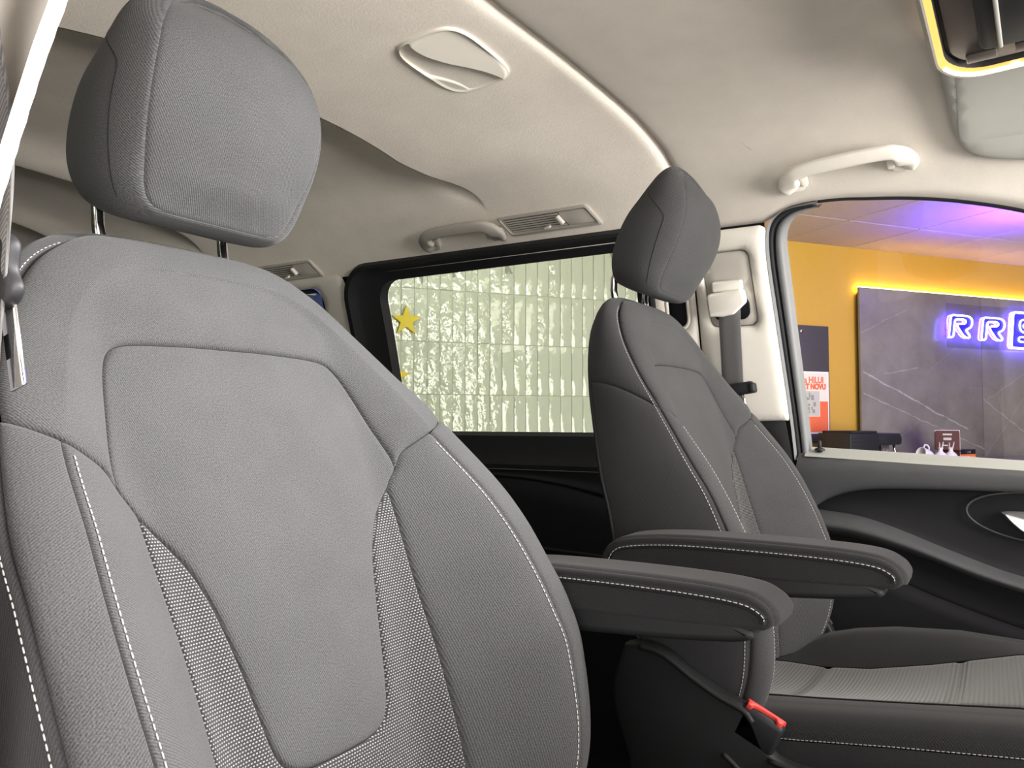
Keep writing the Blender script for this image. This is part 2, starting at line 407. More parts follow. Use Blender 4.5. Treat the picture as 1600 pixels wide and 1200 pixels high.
# steel roof skin above the lining keeps the showroom light out
sk = np.linspace(z2s(.46), SMAX-z2s(.46), 60); Xk, Sk = np.meshgrid(np.linspace(-3.0, .40, 8), sk, indexing='ij')
mat('body_paint', (.5, .5, .52), .3)
tag(grid('wall_roof', shell(Xk, Sk, -.06), 'body_paint'), kind='structure')

# --- B pillar lining (far side)
pil = [(-.556, -.006), (-.556, .400)]+[(x, .400) for x in (-.50, -.45, -.405)]+[tuple(p) for p in OPENd[(OPENd[:, 0] < -.36) & (OPENd[:, 1] > -.006) & (OPENd[:, 1] < .393)][::-1]]
pil = np.array(pil)+np.array([0, 0]); 
recess = rrect(-.533, -.432, .202, .358, .014); recess[:, 0] += (recess[:, 1]-.28)*-.06
shell_sheet('trim_2', [pil, recess], 'beige', None, .014, .012, (.002, .005), .012, .004, 'structure', .007)
rp = recess.copy(); rl = resample(rp, .007, True)
def scaled(l, k): c = l.mean(0); return c+(l-c)*k
mid = scaled(rl, .985)
plate = shell_sheet('recess_plate', [scaled(rl, .97)], 'beige_grey', bpy.data.objects['trim_2'], .012, .006, (), .004, .003)
loft_loops('recess_edge', [xz(rl[:, 0], rl[:, 1], .0), xz(mid[:, 0], mid[:, 1], -.004), xz(scaled(rl, .97)[:, 0], scaled(rl, .97)[:, 1], .003)], 'beige_grey', bpy.data.objects['trim_2'])
slot = rrect(-.624, -.576, .205, .283, .02); sl = resample(slot, .006, True)
post = np.array([(-.66, -.006), (-.66, .400), (-.558, .400), (-.558, -.006)])
shell_sheet('trim_3', [post, slot], 'beige', None, .014, .012, (.002, .005), .008, .004, 'structure', .007)
loft_loops('slot_wall', [xz(sl[:, 0], sl[:, 1], .006), xz(sl[:, 0], sl[:, 1], -.03)], 'hole', bpy.data.objects['trim_3'])
shell_sheet('slot_back', [slot], 'hole', bpy.data.objects['trim_3'], .02, -.03)
rim = scaled(sl, 1.0); tube('slot_rim', xz(sl[:, 0], sl[:, 1], .007), .004, 'beige', bpy.data.objects['trim_3'], 8, True)
# lower dark pillar trim
lowp = np.array([(-.66, -.75), (-.66, .004)]+[(x, .004) for x in (-.55, -.45, -.40)]+[(-.388, .002), (-.376, -.085), (-.376, -.75)])
shell_sheet('trim_4', [lowp], 'plastic_dark', None, .03, .004, (.003,), .003, .004, 'structure', .012)
shell_sheet('wall_far_post', [np.array([(-.70, -.80), (-.70, .47), (-.394, .47), (-.405, .36), (-.40, .25), (-.388, .06), (-.37, -.10), (-.37, -.80)])], 'plastic_black', None, .04, -.016, (), 0, .005, 'structure', .02)
shell_sheet('wall_far_rear', [np.array([(-2.95, .30), (-2.95, .47), (-1.50, .47), (-1.50, -.3), (-1.665, -.3), (-1.665, .39), (-2.7, .39), (-2.7, .30)])], 'plastic_black', None, .04, -.022, (), 0, .005, 'structure', .02)
# header line between headliner and pillar trims is the open joint left at z=.40

# --- front door (far side)
door = tag(empty('door_1', (0, 1.8, 0)), kind='structure')
def dchild(o): o.parent = door; o.location = (0, -1.8, 0); return o
strip_o = OPENd[(OPENd[:, 0] < -.29)]
cs = np.array([(-.362, -.085), (-.371, .05), (-.380, .184), (-.388, .30), (-.388, .355), (-.382, .385), (-.369, .402), (-.343, .413), (-.30, .4175)])
gl = np.array([(-.343, -.085), (-.352, .08), (-.360, .22), (-.3655, .335), (-.3645, .366), (-.356, .389), (-.338, .404), (-.315, .412), (-.29, .4145)])
dn = lambda c, n=70: (lambda d: np.stack([np.interp(np.linspace(0, 1, n), np.r_[0, np.cumsum(np.linalg.norm(np.diff(d, axis=0), axis=1))]/np.linalg.norm(np.diff(d, axis=0), axis=1).sum(), d[:, k]) for k in (0, 1)], 1))(catmull(c, 10))
so, sc_, sg = dn(strip_o), dn(cs), dn(gl)
dchild(grid('pillar_return', np.stack([xz(so[:, 0], so[:, 1], .004), xz(so[:, 0]+.002, so[:, 1], -.01), xz(sc_[:, 0]+.001, sc_[:, 1], -.036)]), 'frame_grey'))
dchild(tube('door_seal', xz(.55*sc_[:, 0]+.45*so[:, 0], .55*sc_[:, 1]+.45*so[:, 1], -.018), .0065, 'rubber', None, 8))
mids = .72*sc_+.28*sg
dchild(grid('window_frame', np.stack([xz(sc_[:, 0], sc_[:, 1], -.034), xz(mids[:, 0], mids[:, 1], -.012), xz((mids*.4+sg*.6)[:, 0], (mids*.4+sg*.6)[:, 1], -.014), xz(sg[:, 0]-.003, sg[:, 1], -.018), xz(sg[:, 0], sg[:, 1], -.045)]), 'frame_grey'))
# black edge along the top of the opening
to = OPENd[(OPENd[:, 0] > -.30) & (OPENd[:, 1] > .1) & (OPENd[:, 0] < .55)]
dchild(tube('door_seal', xz(to[:, 0], to[:, 1]-.001, -.02), .007, 'rubber', None, 8))
gpoly = np.vstack([[(.62, -.10)], [(-.345, -.10)], gl[1:], to[4:]+np.array([0, .004]), [(.62, .02)]])
dchild(tag(pane('window_1', gpoly, -.045, 'glass_clear')))

def band(name, x0, x1, ztop, zbot, prof, m, nx=70, parent=None):
    """strip of door lining between two (x,z) curves with an inward profile over its height"""
    xs = np.linspace(x0, x1, nx); t = np.linspace(0, 1, 24)
    zt = np.interp(xs, *zip(*ztop)) if not callable(ztop) else ztop(xs); zb = np.interp(xs, *zip(*zbot)) if not callable(zbot) else zbot(xs)
    pt = catmull(np.array(prof, float), 8); pt = np.maximum.accumulate(pt[:, :1], 0)*[1, 0]+pt*[0, 1]
    P = np.stack([xz(xs, zt+(zb-zt)*k, np.interp(k, pt[:, 0], pt[:, 1])*np.ones(nx)) for k in t], 1)
    return grid(name, P, m, parent)
cm = lambda pts: (lambda d: (lambda x: np.interp(x, d[:, 0], d[:, 1])))(catmull(np.array(pts), 10))
sill = cm([(-.40, -.066), (-.34, -.066), (0, -.083), (.3, -.10), (.7, -.12)])
cur1 = cm([(-.376, -.235), (-.352, -.200), (-.332, -.181), (-.30, -.160), (-.243, -.142), (-.154, -.135), (.04, -.132), (.7, -.125)])
swt = cm([(-.40, -.186), (-.333, -.190), (-.251, -.197), (-.18, -.217), (-.09, -.252), (-.004, -.283), (.036, -.294), (.2, -.335), (.7, -.40)])
swb = cm([(-.40, -.232), (-.315, -.236), (-.253, -.242), (-.135, -.272), (-.047, -.303), (.036, -.325), (.2, -.37), (.7, -.45)])
low1 = cm([(-.40, -.262), (-.30, -.268), (-.159, -.325), (-.07, -.357), (.035, -.388), (.2, -.43), (.7, -.50)])
dchild(band('upper_trim', -.366, .65, lambda x: sill(x)-.007, lambda x: np.minimum(cur1(x), -.10), [(0, -.012), (.06, .004), (.14, .022), (.26, .032), (.7, .034), (.94, .028), (1, .012)], 'door_grey'))
mat('sill_lit_grey', (.36, .37, .345), .5)  # paler than the trim: highlight on the sill's upper edge put into the colour
dchild(band('sill_highlight', -.352, .65, lambda x: sill(x)+.001, lambda x: sill(x)-.010, [(0, -.045), (.25, -.038), (.5, -.022), (.75, -.004), (1, .004)], 'sill_lit_grey'))
dchild(band('insert_panel', -.366, .65, lambda x: cur1(x)+.003, lambda x: np.minimum(swt(x), cur1(x)), [(0, .010), (.1, .004), (.5, .0), (.9, .006), (1, .014)], 'door_black'))
dchild(band('armrest_rail', -.366, .65, lambda x: swt(x)+.003, swb, [(0, .004), (.1, .026), (.3, .045), (.55, .05), (.8, .038), (.95, .016), (1, .004)], 'door_grey'))
dchild(band('pocket_panel', -.366, .65, swb, low1, [(0, .006), (.5, .0), (.9, .004), (1, .012)], 'door_black'))
dchild(band('lower_panel', -.366, .65, lambda x: low1(x)+.004, lambda x: x*0-.78, [(0, .004), (.02, .018), (.06, .022), (.5, .02), (1, .0)], 'door_black'))
# opener recess and silver handle
rc = np.array([(.07+.125*math.cos(a), -.182+.047*math.sin(a)-.22*(.125*math.cos(a))*.35) for a in np.linspace(0, 2*math.pi, 48, endpoint=False)])
ro = dchild(tube('opener_recess', xz(rc[:, 0], rc[:, 1], .008), .0022, 'door_grey', None, 6, True))
hp = np.array([(.003, -.173), (.02, -.171), (.07, -.172), (.115, -.178), (.118, -.19), (.10, -.214), (.07, -.222), (.04, -.210), (.018, -.191)])
hp = resample(catmull(np.vstack([hp, hp[:1]]), 6)[:-1], .006, True)
loops = [xz(hp[:, 0], hp[:, 1], .006), xz(hp[:, 0], hp[:, 1], .020), xz(scaled(hp, .9)[:, 0], scaled(hp, .9)[:, 1], .026), xz(scaled(hp, .5)[:, 0], scaled(hp, .5)[:, 1], .022), xz(scaled(hp, .02)[:, 0], scaled(hp, .02)[:, 1], .021)]
dh = loft_loops('door_handle', loops, 'silver', auto=40); dchild(dh); tag(dh, 'satin silver inner door handle')
kb = xz(-.325, -.062, -.022); V = []
lk = dchild(tube('lock_knob', [kb+np.array([0, 0, q]) for q in (-.01, .008, .014, .016)], [.0042, .0042, .0036, .001], 'plastic_black', None, 12))
kbv, kbf = tube_mesh([kb+np.array([0, 0, -.006]), kb+np.array([0, 0, -.002]), kb+np.array([0, 0, .0])], [.011, .010, .006], 16); dchild(mobj('knob_collar', kbv, kbf, 'plastic_black'))

# --- sliding door (far side): black framed privacy window and lining
sd = tag(empty('door_2', (-1.1, 1.8, 0)), kind='structure')
def schild(o): o.parent = sd; o.location = (1.1, -1.8, 0); return o
so_ = rrect(-1.565, -.645, -.13, .428, [.03, .10, .05, .03], 8); 
gi = rrect(-1.442, -.70, -.036, .374, [.03, .055, .03, .03], 8); gi[:, 1] += np.where(gi[:, 1] > .2, (gi[:, 0]+1.05)*.006, 0)
def rs(l): return np.vstack([np.linspace(l[i], l[(i+1) % len(l)], 4, endpoint=False) for i in range(len(l))])
o_, g_ = rs(so_), rs(gi)
schild(loft_loops('window_frame', [xz(*o_.T, -.004), xz(*(o_*.93+g_*.07).T, .016), xz(*(o_*.8+g_*.2).T, .018), xz(*(o_*.66+g_*.34).T, .006), xz(*(o_*.58+g_*.42).T, .002), xz(*(o_*.35+g_*.65).T, -.004), xz(*(o_*.06+g_*.94).T, -.008), xz(*(g_).T, -.034)], 'rubber', auto=35))
schild(pane('window_2', np.array(gi)*[1.0, 1.0], -.034, 'glass_privacy'))
slu = cm([(-1.7, -.10), (-1.18, -.112), (-.99, -.124), (-.846, -.15), (-.60, -.21)])
schild(band('upper_trim', -1.60, -.60, lambda x: x*0-.125, lambda x: slu(x)-.03, [(0, .014), (.5, .012), (.9, .016), (1, .006)], 'plastic_black'))
schild(band('lower_panel', -1.60, -.60, lambda x: slu(x)-.024, lambda x: x*0-.80, [(0, .004), (.02, .022), (.05, .028), (.3, .03), (1, .01)], 'door_black'))
sl2 = np.stack([np.linspace(-1.55, -.62, 40), np.linspace(-.30, -.335, 40)], 1); schild(tube('panel_ridge', xz(*sl2.T, .028), .006, 'plastic_black', None, 8))

# --- C pillar lining and rear quarter window (far side)
qw = rrect(-2.75, -1.650, -.05, .380, [.03, .03, .03, .03], 6)
cp = np.array([(-2.95, -.10), (-2.95, .408), (-1.56, .408), (-1.545, .33), (-1.545, -.10)])
shell_sheet('trim_5', [cp, qw], 'beige', None, .03, .006, (.004,), .008, .005, 'structure', .02)
q_ = rs(qw); q2 = rs(np.array([.5*0-2.2, .165])+(qw-np.array([-2.2, .165]))*np.array([.975, .92]))
qf = loft_loops('window_3', [xz(*q_.T, .004), xz(*(.5*q_+.5*q2).T, -.004), xz(*q2.T, -.02)], 'rubber', None, 'structure')
pn = pane('pane', np.array([-2.2, .165])+(qw-np.array([-2.2, .165]))*np.array([.975, .92]), -.02, 'glass_privacy', qf)
lowr = np.array([(-2.95, -.90), (-2.95, -.11), (-1.60, -.11), (-1.60, -.90)])
shell_sheet('wall_far', [lowr], 'plastic_black', None, .06, .006, (), 0, .005, 'structure', .03)
shell_sheet('wall_far_sill', [np.array([(-1.60, -.90), (-1.60, -.74), (.7, -.74), (.7, -.90)])], 'plastic_black', None, .06, .0, (), 0, .005, 'structure', .03)

# --- near side: B pillar lining (lit at the left edge of view), closed rear side, floor and tail
def near(P): P = np.array(P); P[..., 1] = 2*YC-P[..., 1]; return P
npl = np.array([(-.66, -.05), (-.66, .46), (-.43, .46), (-.428, .30), (-.432, .20), (-.428, .05), (-.42, -.05)])
l = resample(catmull(np.vstack([npl[2:], npl[:3]]), 8)[:-1] if False else npl, .004, True); v, f = sheet2d([l], .010, (.002, .004, .007)); d = segdist(v, l, np.roll(l, -1, axis=0))
tag(mobj('trim_6', near(xz(v[:, 0], v[:, 1], .025-.018*np.exp(-d/.009))), f[:, ::-1], 'beige'), kind='structure')
nw = [np.array([(-2.95, -.93), (-2.95, .42), (-.60, .42), (-.60, -.93)]), rrect(-1.46, -.70, -.036, .374, .05)]
nl = [resample(q, .02, True) for q in nw]; v, f = sheet2d(nl, .06)
tag(mobj('wall_near', near(xz(v[:, 0], v[:, 1], 0.)), f[:, ::-1], 'plastic_black'), kind='structure')
pw = pane('window_4', nw[1], -.012, 'glass_privacy'); tag(pw, kind='structure')  # near window out of view, added to let light into the rear
for v_ in pw.data.vertices: v_.co.y = 2*YC-v_.co.y
tag(rbox('floor', (3.6, 1.66, .04), 'carpet', None, (-1.25, YC, -.02), bev=0), kind='structure')
tag(rbox('wall_tail', (.04, 1.7, 1.62), 'plastic_black', None, (-2.97, YC, .78), bev=0), kind='structure')

# dashboard ahead of the seats (out of view, it shades the footwell)
dsh = empty('dashboard', (.95, YC, 0)); tag(dsh, 'black dashboard below the windscreen ahead of the front seats', 'dashboard')
dp = catmull([(-.20, .62), (-.22, .70), (-.18, .765), (-.05, .80), (.20, .81), (.45, .79), (.50, .70), (.50, .10), (-.05, .10), (-.12, .35)], 5)
prism('dash_top', resample(dp, .03, True), 1.56, 'plastic_black', dsh, lambda a, b, c: (a, c-.78, b), bev=.01)

# ---------------------------------------------------------------- front seats
# backrest local frame: X = n (forward), Y = u (across), Z = h (up along the back)
RIM = np.array([ # E2u, E2h | E1u, E1h, E1n | E0u, E0h, E0n
 (.205,-.10, .243,-.10,.060, .225,-.10,-.020), (.230,.0, .268,.0,.118, .255,.0,-.035), (.240,.10, .280,.10,.142, .268,.10,-.040),
 (.241,.15, .284,.155,.142, .270,.15,-.045), (.241,.20, .283,.205,.130, .270,.20,-.048), (.238,.25, .281,.258,.115, .268,.25,-.050),
 (.231,.30, .275,.31,.092, .265,.31,-.055), (.2155,.376, .252,.394,.052, .245,.39,-.062), (.195,.43, .228,.455,.020, .225,.45,-.068),
 (.168,.488, .198,.515,-.008, .195,.51,-.073), (.135,.533, .163,.563,-.025, .158,.556,-.077), (.10,.556, .12,.591,-.034, .117,.583,-.080),
 (.06,.563, .07,.601,-.038, .07,.594,-.080), (0,.565, 0,.604,-.040, 0,.597,-.080)])
PCUT, PTOP = 7.0, 13.0
E2d = catmull(RIM[:, :2], 24)
def h_interp(xs, ys):
    d = catmull(np.stack([xs, ys], 1), 12); return lambda h: np.interp(h, d[:, 0], d[:, 1])
nc = h_interp([-.1, 0, .1, .2, .3, .4, .5, .6], [.03, .04, .046, .043, .034, .02, .002, -.02])
n2 = h_interp([-.1, 0, .1, .15, .2, .25, .3, .37, .44, .5, .57, .6], [.09, .145, .16, .154, .142, .126, .105, .067, .035, .01, -.012, -.022])
ui = h_interp([-.1, .1, .35, .6], [.09, .09, .13, .13])
u2 = lambda h: np.interp(h, E2d[:, 1], E2d[:, 0])
def Fn(u, h):
    den = np.maximum(u2(h)-ui(h), .02); a = np.clip((np.abs(u)-np.minimum(ui(h), u2(h)-.02))/den, 0, 1)
    wt = 1-smooth(.47, .55, h)*.0
    return nc(h)+(n2(h)-nc(h))*a*a*(2.2-1.2*a)*wt
mir = lambda L: np.array(L)*np.array([-1, 1])
def dense(L, n=6): return catmull(np.array(L, float), n)
INS_A = dense([(0, .4815), (.04, .4815), (.08, .480), (.103, .4785), (.12, .4755), (.132, .4685), (.141, .453), (.148, .430), (.155, .400), (.1615, .374), (.1655, .353), (.165, .339)])
INS_B = dense([(.165, .339), (.157, .330), (.150, .320)])
INS_C = dense([(.150, .320), (.126, .293), (.111, .270), (.098, .237), (.085, .184), (.076, .138), (.069, .112), (.058, .0975), (.037, .0905), (0, .089)])
SHO = dense([(.165, .339), (.177, .357), (.198, .368), (.2155, .376)])
MES = dense([(.150, .320), (.147, .275), (.142, .21), (.140, .143), (.139, .098), (.14, .03), (.142, -.07)])
e2 = E2d[(E2d[:, 1] <= .3761) & (E2d[:, 1] >= -.07)]                  # bottom to cut
e2t = E2d[E2d[:, 1] >= .3759]                                         # cut to top centre
def cat_(*L):
    out = [np.asarray(L[0])]
    for l in L[1:]:
        l = np.asarray(l); out.append(l[1:] if np.linalg.norm(l[0]-out[-1][-1]) < 1e-4 else l)
    r = np.vstack(out); return r[:-1] if np.linalg.norm(r[0]-r[-1]) < 1e-4 else r
def close_sym(Lhalf):            # right half from top centre to bottom centre -> closed loop
    l = np.asarray(Lhalf); return np.vstack([l, mir(l)[::-1][1:-1]])
inset = close_sym(cat_(INS_A, INS_B, INS_C))
mesh_right = cat_(INS_C[::-1], MES)                                   # bottom centre of tongue -> apex -> down the outside
mesh_loop = np.vstack([mesh_right, mir(mesh_right)[::-1][:-1]])
bol_r = cat_(SHO, e2[::-1], MES[::-1], INS_B[::-1])
sh_r = cat_(e2t[::-1], SHO[::-1], INS_A[::-1])                        # top centre -> cut -> inner corner -> inset top centre
sh_loop = np.vstack([sh_r, mir(sh_r)[::-1][1:-1]])
sh_seam = np.vstack([SHO[::-1], INS_A[::-1]]), None
def front_panel(name, loop, m, parent, spacing=.006, g=.004, puff=.004, rot=0., step=.004, seam_all=True):
    l = resample(loop, step, True); v, f = sheet2d([l], spacing, (.0015, .0035, .007))
    d = segdist(v, l, np.roll(l, -1, axis=0)); o = groove(d, g, puff)
    P = np.stack([Fn(v[:, 0], v[:, 1])+o, v[:, 0], v[:, 1]], 1)
    c, s = math.cos(rot), math.sin(rot); uv = np.stack([c*v[:, 0]-s*v[:, 1], s*v[:, 0]+c*v[:, 1]], 1)
    a = np.cross(P[f[:, 1]]-P[f[:, 0]], P[f[:, 2]]-P[f[:, 0]])
    f = np.where((a[:, 0] < 0)[:, None], f[:, ::-1], f)
    return mobj(name, P, f, m, parent, uv=uv)
def rim_rows(p):
    R = cat_eval(RIM, p); E2 = np.stack([Fn(R[:, 0], R[:, 1]), R[:, 0], R[:, 1]], 1)
    E1 = R[:, [4, 2, 3]]; E0 = R[:, [7, 5, 6]]; return E2, E1, E0
def strip_pt(p, q):
    E2, E1, E0 = rim_rows(p); Cc = np.stack([E2[:, 0]-.013*smooth(6.9, 8.2, np.atleast_1d(p)), E1[:, 1], E1[:, 2]], 1); Cc = Cc*.85+.15*(E2+E1)/2
    q = np.asarray(q)[:, None] if np.ndim(q) else q
    return (1-q)**2*E2+2*q*(1-q)*Cc+q*q*E1
def side_pt(p, q):               # q 0 at the outer stitched seam, 1 at the back edge
    E2, E1, E0 = rim_rows(p); q = np.asarray(q)[:, None] if np.ndim(q) else q
    b = E1+(E0-E1)*q; b[:, 1:] *= 1+ (.03*4*q*(1-q)); return b
QS = np.array([0, .02, .05, .1, .2, .35, .5, .65, .8, .9, .95, .98, 1.0])
def rim_panel(name, fn, p0, p1, m, parent, sg, edges=(1, 1, 1, 1), npn=80, g=.003, puff=.003, pshift=None):
    """edges: groove flags at q=0, q=1, p=p0, p=p1"""
    pp = np.linspace(0, 1, npn); pp = np.unique(np.r_[pp, .004, .01, .02, .98, .99, .996])
    P = []
    for q in QS:
        a, b = (p0, p1) if pshift is None else (p0+(pshift[0]*q), p1+pshift[1]*q)
        P.append(fn(a+(b-a)*pp, q))
    P = np.stack(P, 1)                                    # (p,q,3)
    N = grid_norm(P); c = P.mean((0, 1)); 
    cen = np.array([0, 0, .25]); 
    if ((P-cen)*N).sum() < 0: N = -N
    lq = np.concatenate([np.zeros((P.shape[0], 1)), np.cumsum(np.linalg.norm(np.diff(P, axis=1), axis=2), 1)], 1)
    lp = np.concatenate([np.zeros((1, P.shape[1])), np.cumsum(np.linalg.norm(np.diff(P, axis=0), axis=2), 0)], 0)
    D = np.full(P.shape[:2], 1e3)
    if edges[0]: D = np.minimum(D, lq)
    if edges[1]: D = np.minimum(D, lq[:, -1:]-lq)
    if edges[2]: D = np.minimum(D, lp)
    if edges[3]: D = np.minimum(D, lp[-1:]-lp)
    P = P+N*groove(D, g, puff)[..., None]; uv = np.stack([lp, lq], -1)
    P[..., 1] *= sg
    o = grid(name, P if sg > 0 else P[:, ::-1], m, parent, uv=uv if sg > 0 else uv[:, ::-1]); return o

def on_strip(p, q, lift, sg):
    a = strip_pt(p, q); e = 1e-3; b = strip_pt(p, min(1, q+.02))-strip_pt(p, max(0, q-.02)); t = strip_pt(p+e, q)-strip_pt(p-e, q)
    n = np.cross(b, t); n /= np.linalg.norm(n, axis=1)[:, None]; n *= np.sign((n*(a-np.array([0, 0, .25]))).sum(1))[:, None]
    r = a+n*lift; r[:, 1] *= sg; return r
def on_side(p, q, lift, sg):
    a = side_pt(p, q); r = a.copy(); r[:, 1] += lift; r[:, 1] *= sg; return r
def on_front(L, lift, sg=1):
    L = np.asarray(L); return np.stack([Fn(L[:, 0], L[:, 1])+lift, L[:, 0]*sg, L[:, 1]], 1)

def build_backrest(root, T):
    """all parts of the backrest; T = (location, rotation) of the reclined back"""
    def put(o): return setm(o, *T)
    # shoulder panel: front sheet + rolled rim, welded into one cover
    pp = np.r_[np.linspace(PCUT, PCUT+.12, 8), np.linspace(PCUT+.2, PTOP, 60)]
    et = cat_eval(RIM, pp)[:, :2]; et[0] = SHO[-1]
    rh = np.vstack([et[::-1], resample(SHO[::-1], .004)[1:], resample(INS_A[::-1], .004)[1:]]); loop = np.vstack([rh, mir(rh)[::-1][1:-1]])
    A = np.vstack([SHO[:-1], INS_A[:-1]]); B = np.vstack([SHO[1:], INS_A[1:]]); A = np.vstack([A, mir(A)]); B = np.vstack([B, mir(B)])
    v, f = sheet2d([loop], .006, (.0015, .0035, .007)); d = segdist(v, A, B)
    VV = [np.stack([Fn(v[:, 0], v[:, 1])+groove(d, .004, .006), v[:, 0], v[:, 1]], 1)]; FF = [tuple(t) for t in f]; UV = [v]; nV = len(v)
    for sg in (1, -1):
        Pg = np.stack([strip_pt(pp, q) for q in QS], 1)
        N = grid_norm(Pg); N *= np.sign(((Pg-np.array([0, 0, .3]))*N).sum())
        Pg[:, 0] = np.stack([Fn(et[:, 0], et[:, 1]), et[:, 0], et[:, 1]], 1); d0 = segdist(et, A, B); o0 = groove(d0, .004, .006)
        lp = np.concatenate([np.zeros((1, Pg.shape[1])), np.cumsum(np.linalg.norm(np.diff(Pg, axis=0), axis=2), 0)], 0)
        on = groove(np.minimum(lp, 1.), .004, .006)
        lq = np.cumsum(np.concatenate([np.zeros((Pg.shape[0], 1)), np.linalg.norm(np.diff(Pg, axis=1), axis=2)], 1), 1); De = lq[:, -1:]-lq
        fade = (1-smooth(10.2, 11.5, pp))[:, None]
        on = on-(.003*np.exp(-De/.0022)+.006*np.exp(-De/.01))*fade
        disp = np.zeros_like(Pg); disp[..., 0] = o0[:, None]; k = smooth(0, .35, QS)[None, :, None]
        Pg = Pg+disp*(1-k)+N*on[..., None]*k
        Pg[..., 1] *= sg; a_, b_ = Pg.shape[:2]
        for i in range(a_-1):
            for j in range(b_-1):
                q = (nV+i*b_+j, nV+i*b_+j+1, nV+(i+1)*b_+j+1, nV+(i+1)*b_+j); FF.append(q[::-1] if sg > 0 else q)
        VV.append(Pg.reshape(-1, 3)); UV.append(np.stack([Pg[..., 1], Pg[..., 2]+(Pg[..., 0]*0)], -1).reshape(-1, 2)); nV += a_*b_
    V_, U_ = np.vstack(VV), np.vstack(UV); key = {}; rem = np.zeros(len(V_), int); keep = []
    for i, p in enumerate(np.round(V_/.0002).astype(int)):
        kx = tuple(p)
        if kx not in key: key[kx] = len(keep); keep.append(i)
        rem[i] = key[kx]
    FF = [tuple(rem[list(t)]) for t in FF]; FF = [t for t in FF if len(set(t)) == len(t)]
    so_obj = put(mobj('shoulder_panel', V_[keep], FF, 'fabric', root, uv=U_[keep]))
    bm = bmesh.new(); bm.from_mesh(so_obj.data); bmesh.ops.remove_doubles(bm, verts=bm.verts[:], dist=.0003); bmesh.ops.recalc_face_normals(bm, faces=bm.faces[:]); bm.to_mesh(so_obj.data); bm.free()
    for sg in (1, -1):
        put(rim_panel('shoulder_side', side_pt, PCUT, PTOP, 'fabric_side', root, sg, (1, 0, 1, 0), 60, pshift=(1.15, 0)))
        put(rim_panel('bolster_strip', strip_pt, 0, PCUT, 'fabric', root, sg, (1, 1, 0, 1), 90))
        put(rim_panel('side_panel', side_pt, 0, PCUT, 'fabric_side', root, sg, (1, 1, 0, 1), 90, pshift=(0, 1.15)))
        bl = bol_r if sg > 0 else mir(bol_r)
        put(front_panel('bolster', bl, 'fabric', root, rot=.5*sg))
        # thread
        p = np.linspace(.2, PCUT-.03, 160)
        r_ = np.linspace(.55, .985, 10)
        e = E2d[(E2d[:, 1] > -.05) & (E2d[:, 1] < .366)]; inn = e.copy(); inn[:, 0] -= .0065
        put(stitches('stitching', on_front(inn, .0022, sg), root))
        put(stitches('stitching', on_side(np.linspace(.2, 10.8, 300), .045, .0018, sg), root))
    for L_, nm in ((close_sym(cat_(INS_A, INS_B, INS_C)), 'panel_seam'),):
        L2 = np.vstack([L_, L_[:1]]); put(tube(nm, on_front(L2, -.0032), .0007, 'seam_dark', root, 5))
    for sg in (1, -1):
        put(tube('panel_seam', on_front(SHO, -.0032, sg), .0007, 'seam_dark', root, 5))
        put(tube('panel_seam', on_front(e2, -.0032, sg), .0009, 'seam_dark', root, 5))
    put(front_panel('centre_panel', inset, 'fabric', root, puff=.002, rot=.3))
    put(front_panel('mesh_insert', mesh_loop, 'mesh_fabric', root, puff=.0015, g=.0035))
    # back shell
    pp = np.linspace(0, PTOP, 70); _, _, E0 = rim_rows(pp); w = np.linspace(-1, 1, 25)
    P = np.stack([np.stack([E0[:, 0]-.022*(1-w_**4)*np.minimum(1, E0[:, 1]/.1), E0[:, 1]*w_, E0[:, 2]], 1) for w_ in w], 1)
    put(grid('back_shell', P, 'plastic_dark', root))
    # edge bead between side panel and back shell
    for sg in (1, -1):
        e = rim_rows(np.linspace(0, 11, 90))[2].copy(); e[:, 1] *= sg; put(tube('edge_bead', e, .0035, 'plastic_black', root, 6))

# headrest: local frame leans forward on the backrest
HR_T = math.radians(23)
HT = np.array([ # E2 u,h | mid u,h,n | E0 u,h,n   (bottom centre -> top centre)
 (0,-.010, 0,-.016,-.004, 0,-.008,-.050), (.05,-.010, .06,-.016,-.004, .055,-.008,-.050), (.075,-.006, .090,-.012,-.004, .084,-.004,-.052),
 (.087,.008, .108,.006,.002, .101,.010,-.055), (.094,.035, .117,.035,.006, .110,.035,-.057), (.101,.065, .121,.068,.010, .112,.070,-.054),
 (.1035,.10, .120,.104,.014, .109,.108,-.045), (.0995,.132, .113,.140,.014, .100,.142,-.032), (.090,.161, .102,.173,.012, .088,.172,-.022),
 (.070,.187, .078,.200,.004, .066,.194,-.020), (.038,.201, .042,.214,-.002, .036,.206,-.022), (0,.206, 0,.218,-.004, 0,.210,-.023)])
H2d = catmull(HT[:, :2], 16)
hs_n = h_interp([-.012, .03, .065, .10, .13, .155, .18, .206], [.027, .038, .049, .055, .054, .047, .033, .009])
_side = H2d[H2d[:, 1].argmin():]; _up = H2d[(H2d[:, 0] > 0) & (np.arange(len(H2d)) > 30)]
def hu2(h): 
    m = np.arange(len(H2d)) >= 32; return np.interp(h, H2d[m, 1], H2d[m, 0], left=.075)
def Hn(u, h):
    k = np.clip(np.abs(u)/np.maximum(hu2(h), .01), 0, 1); fade = smooth(-.011, .03, h)*(1-smooth(.17, .205, h))
    return hs_n(h)+.013*(1-k**2.2)*fade
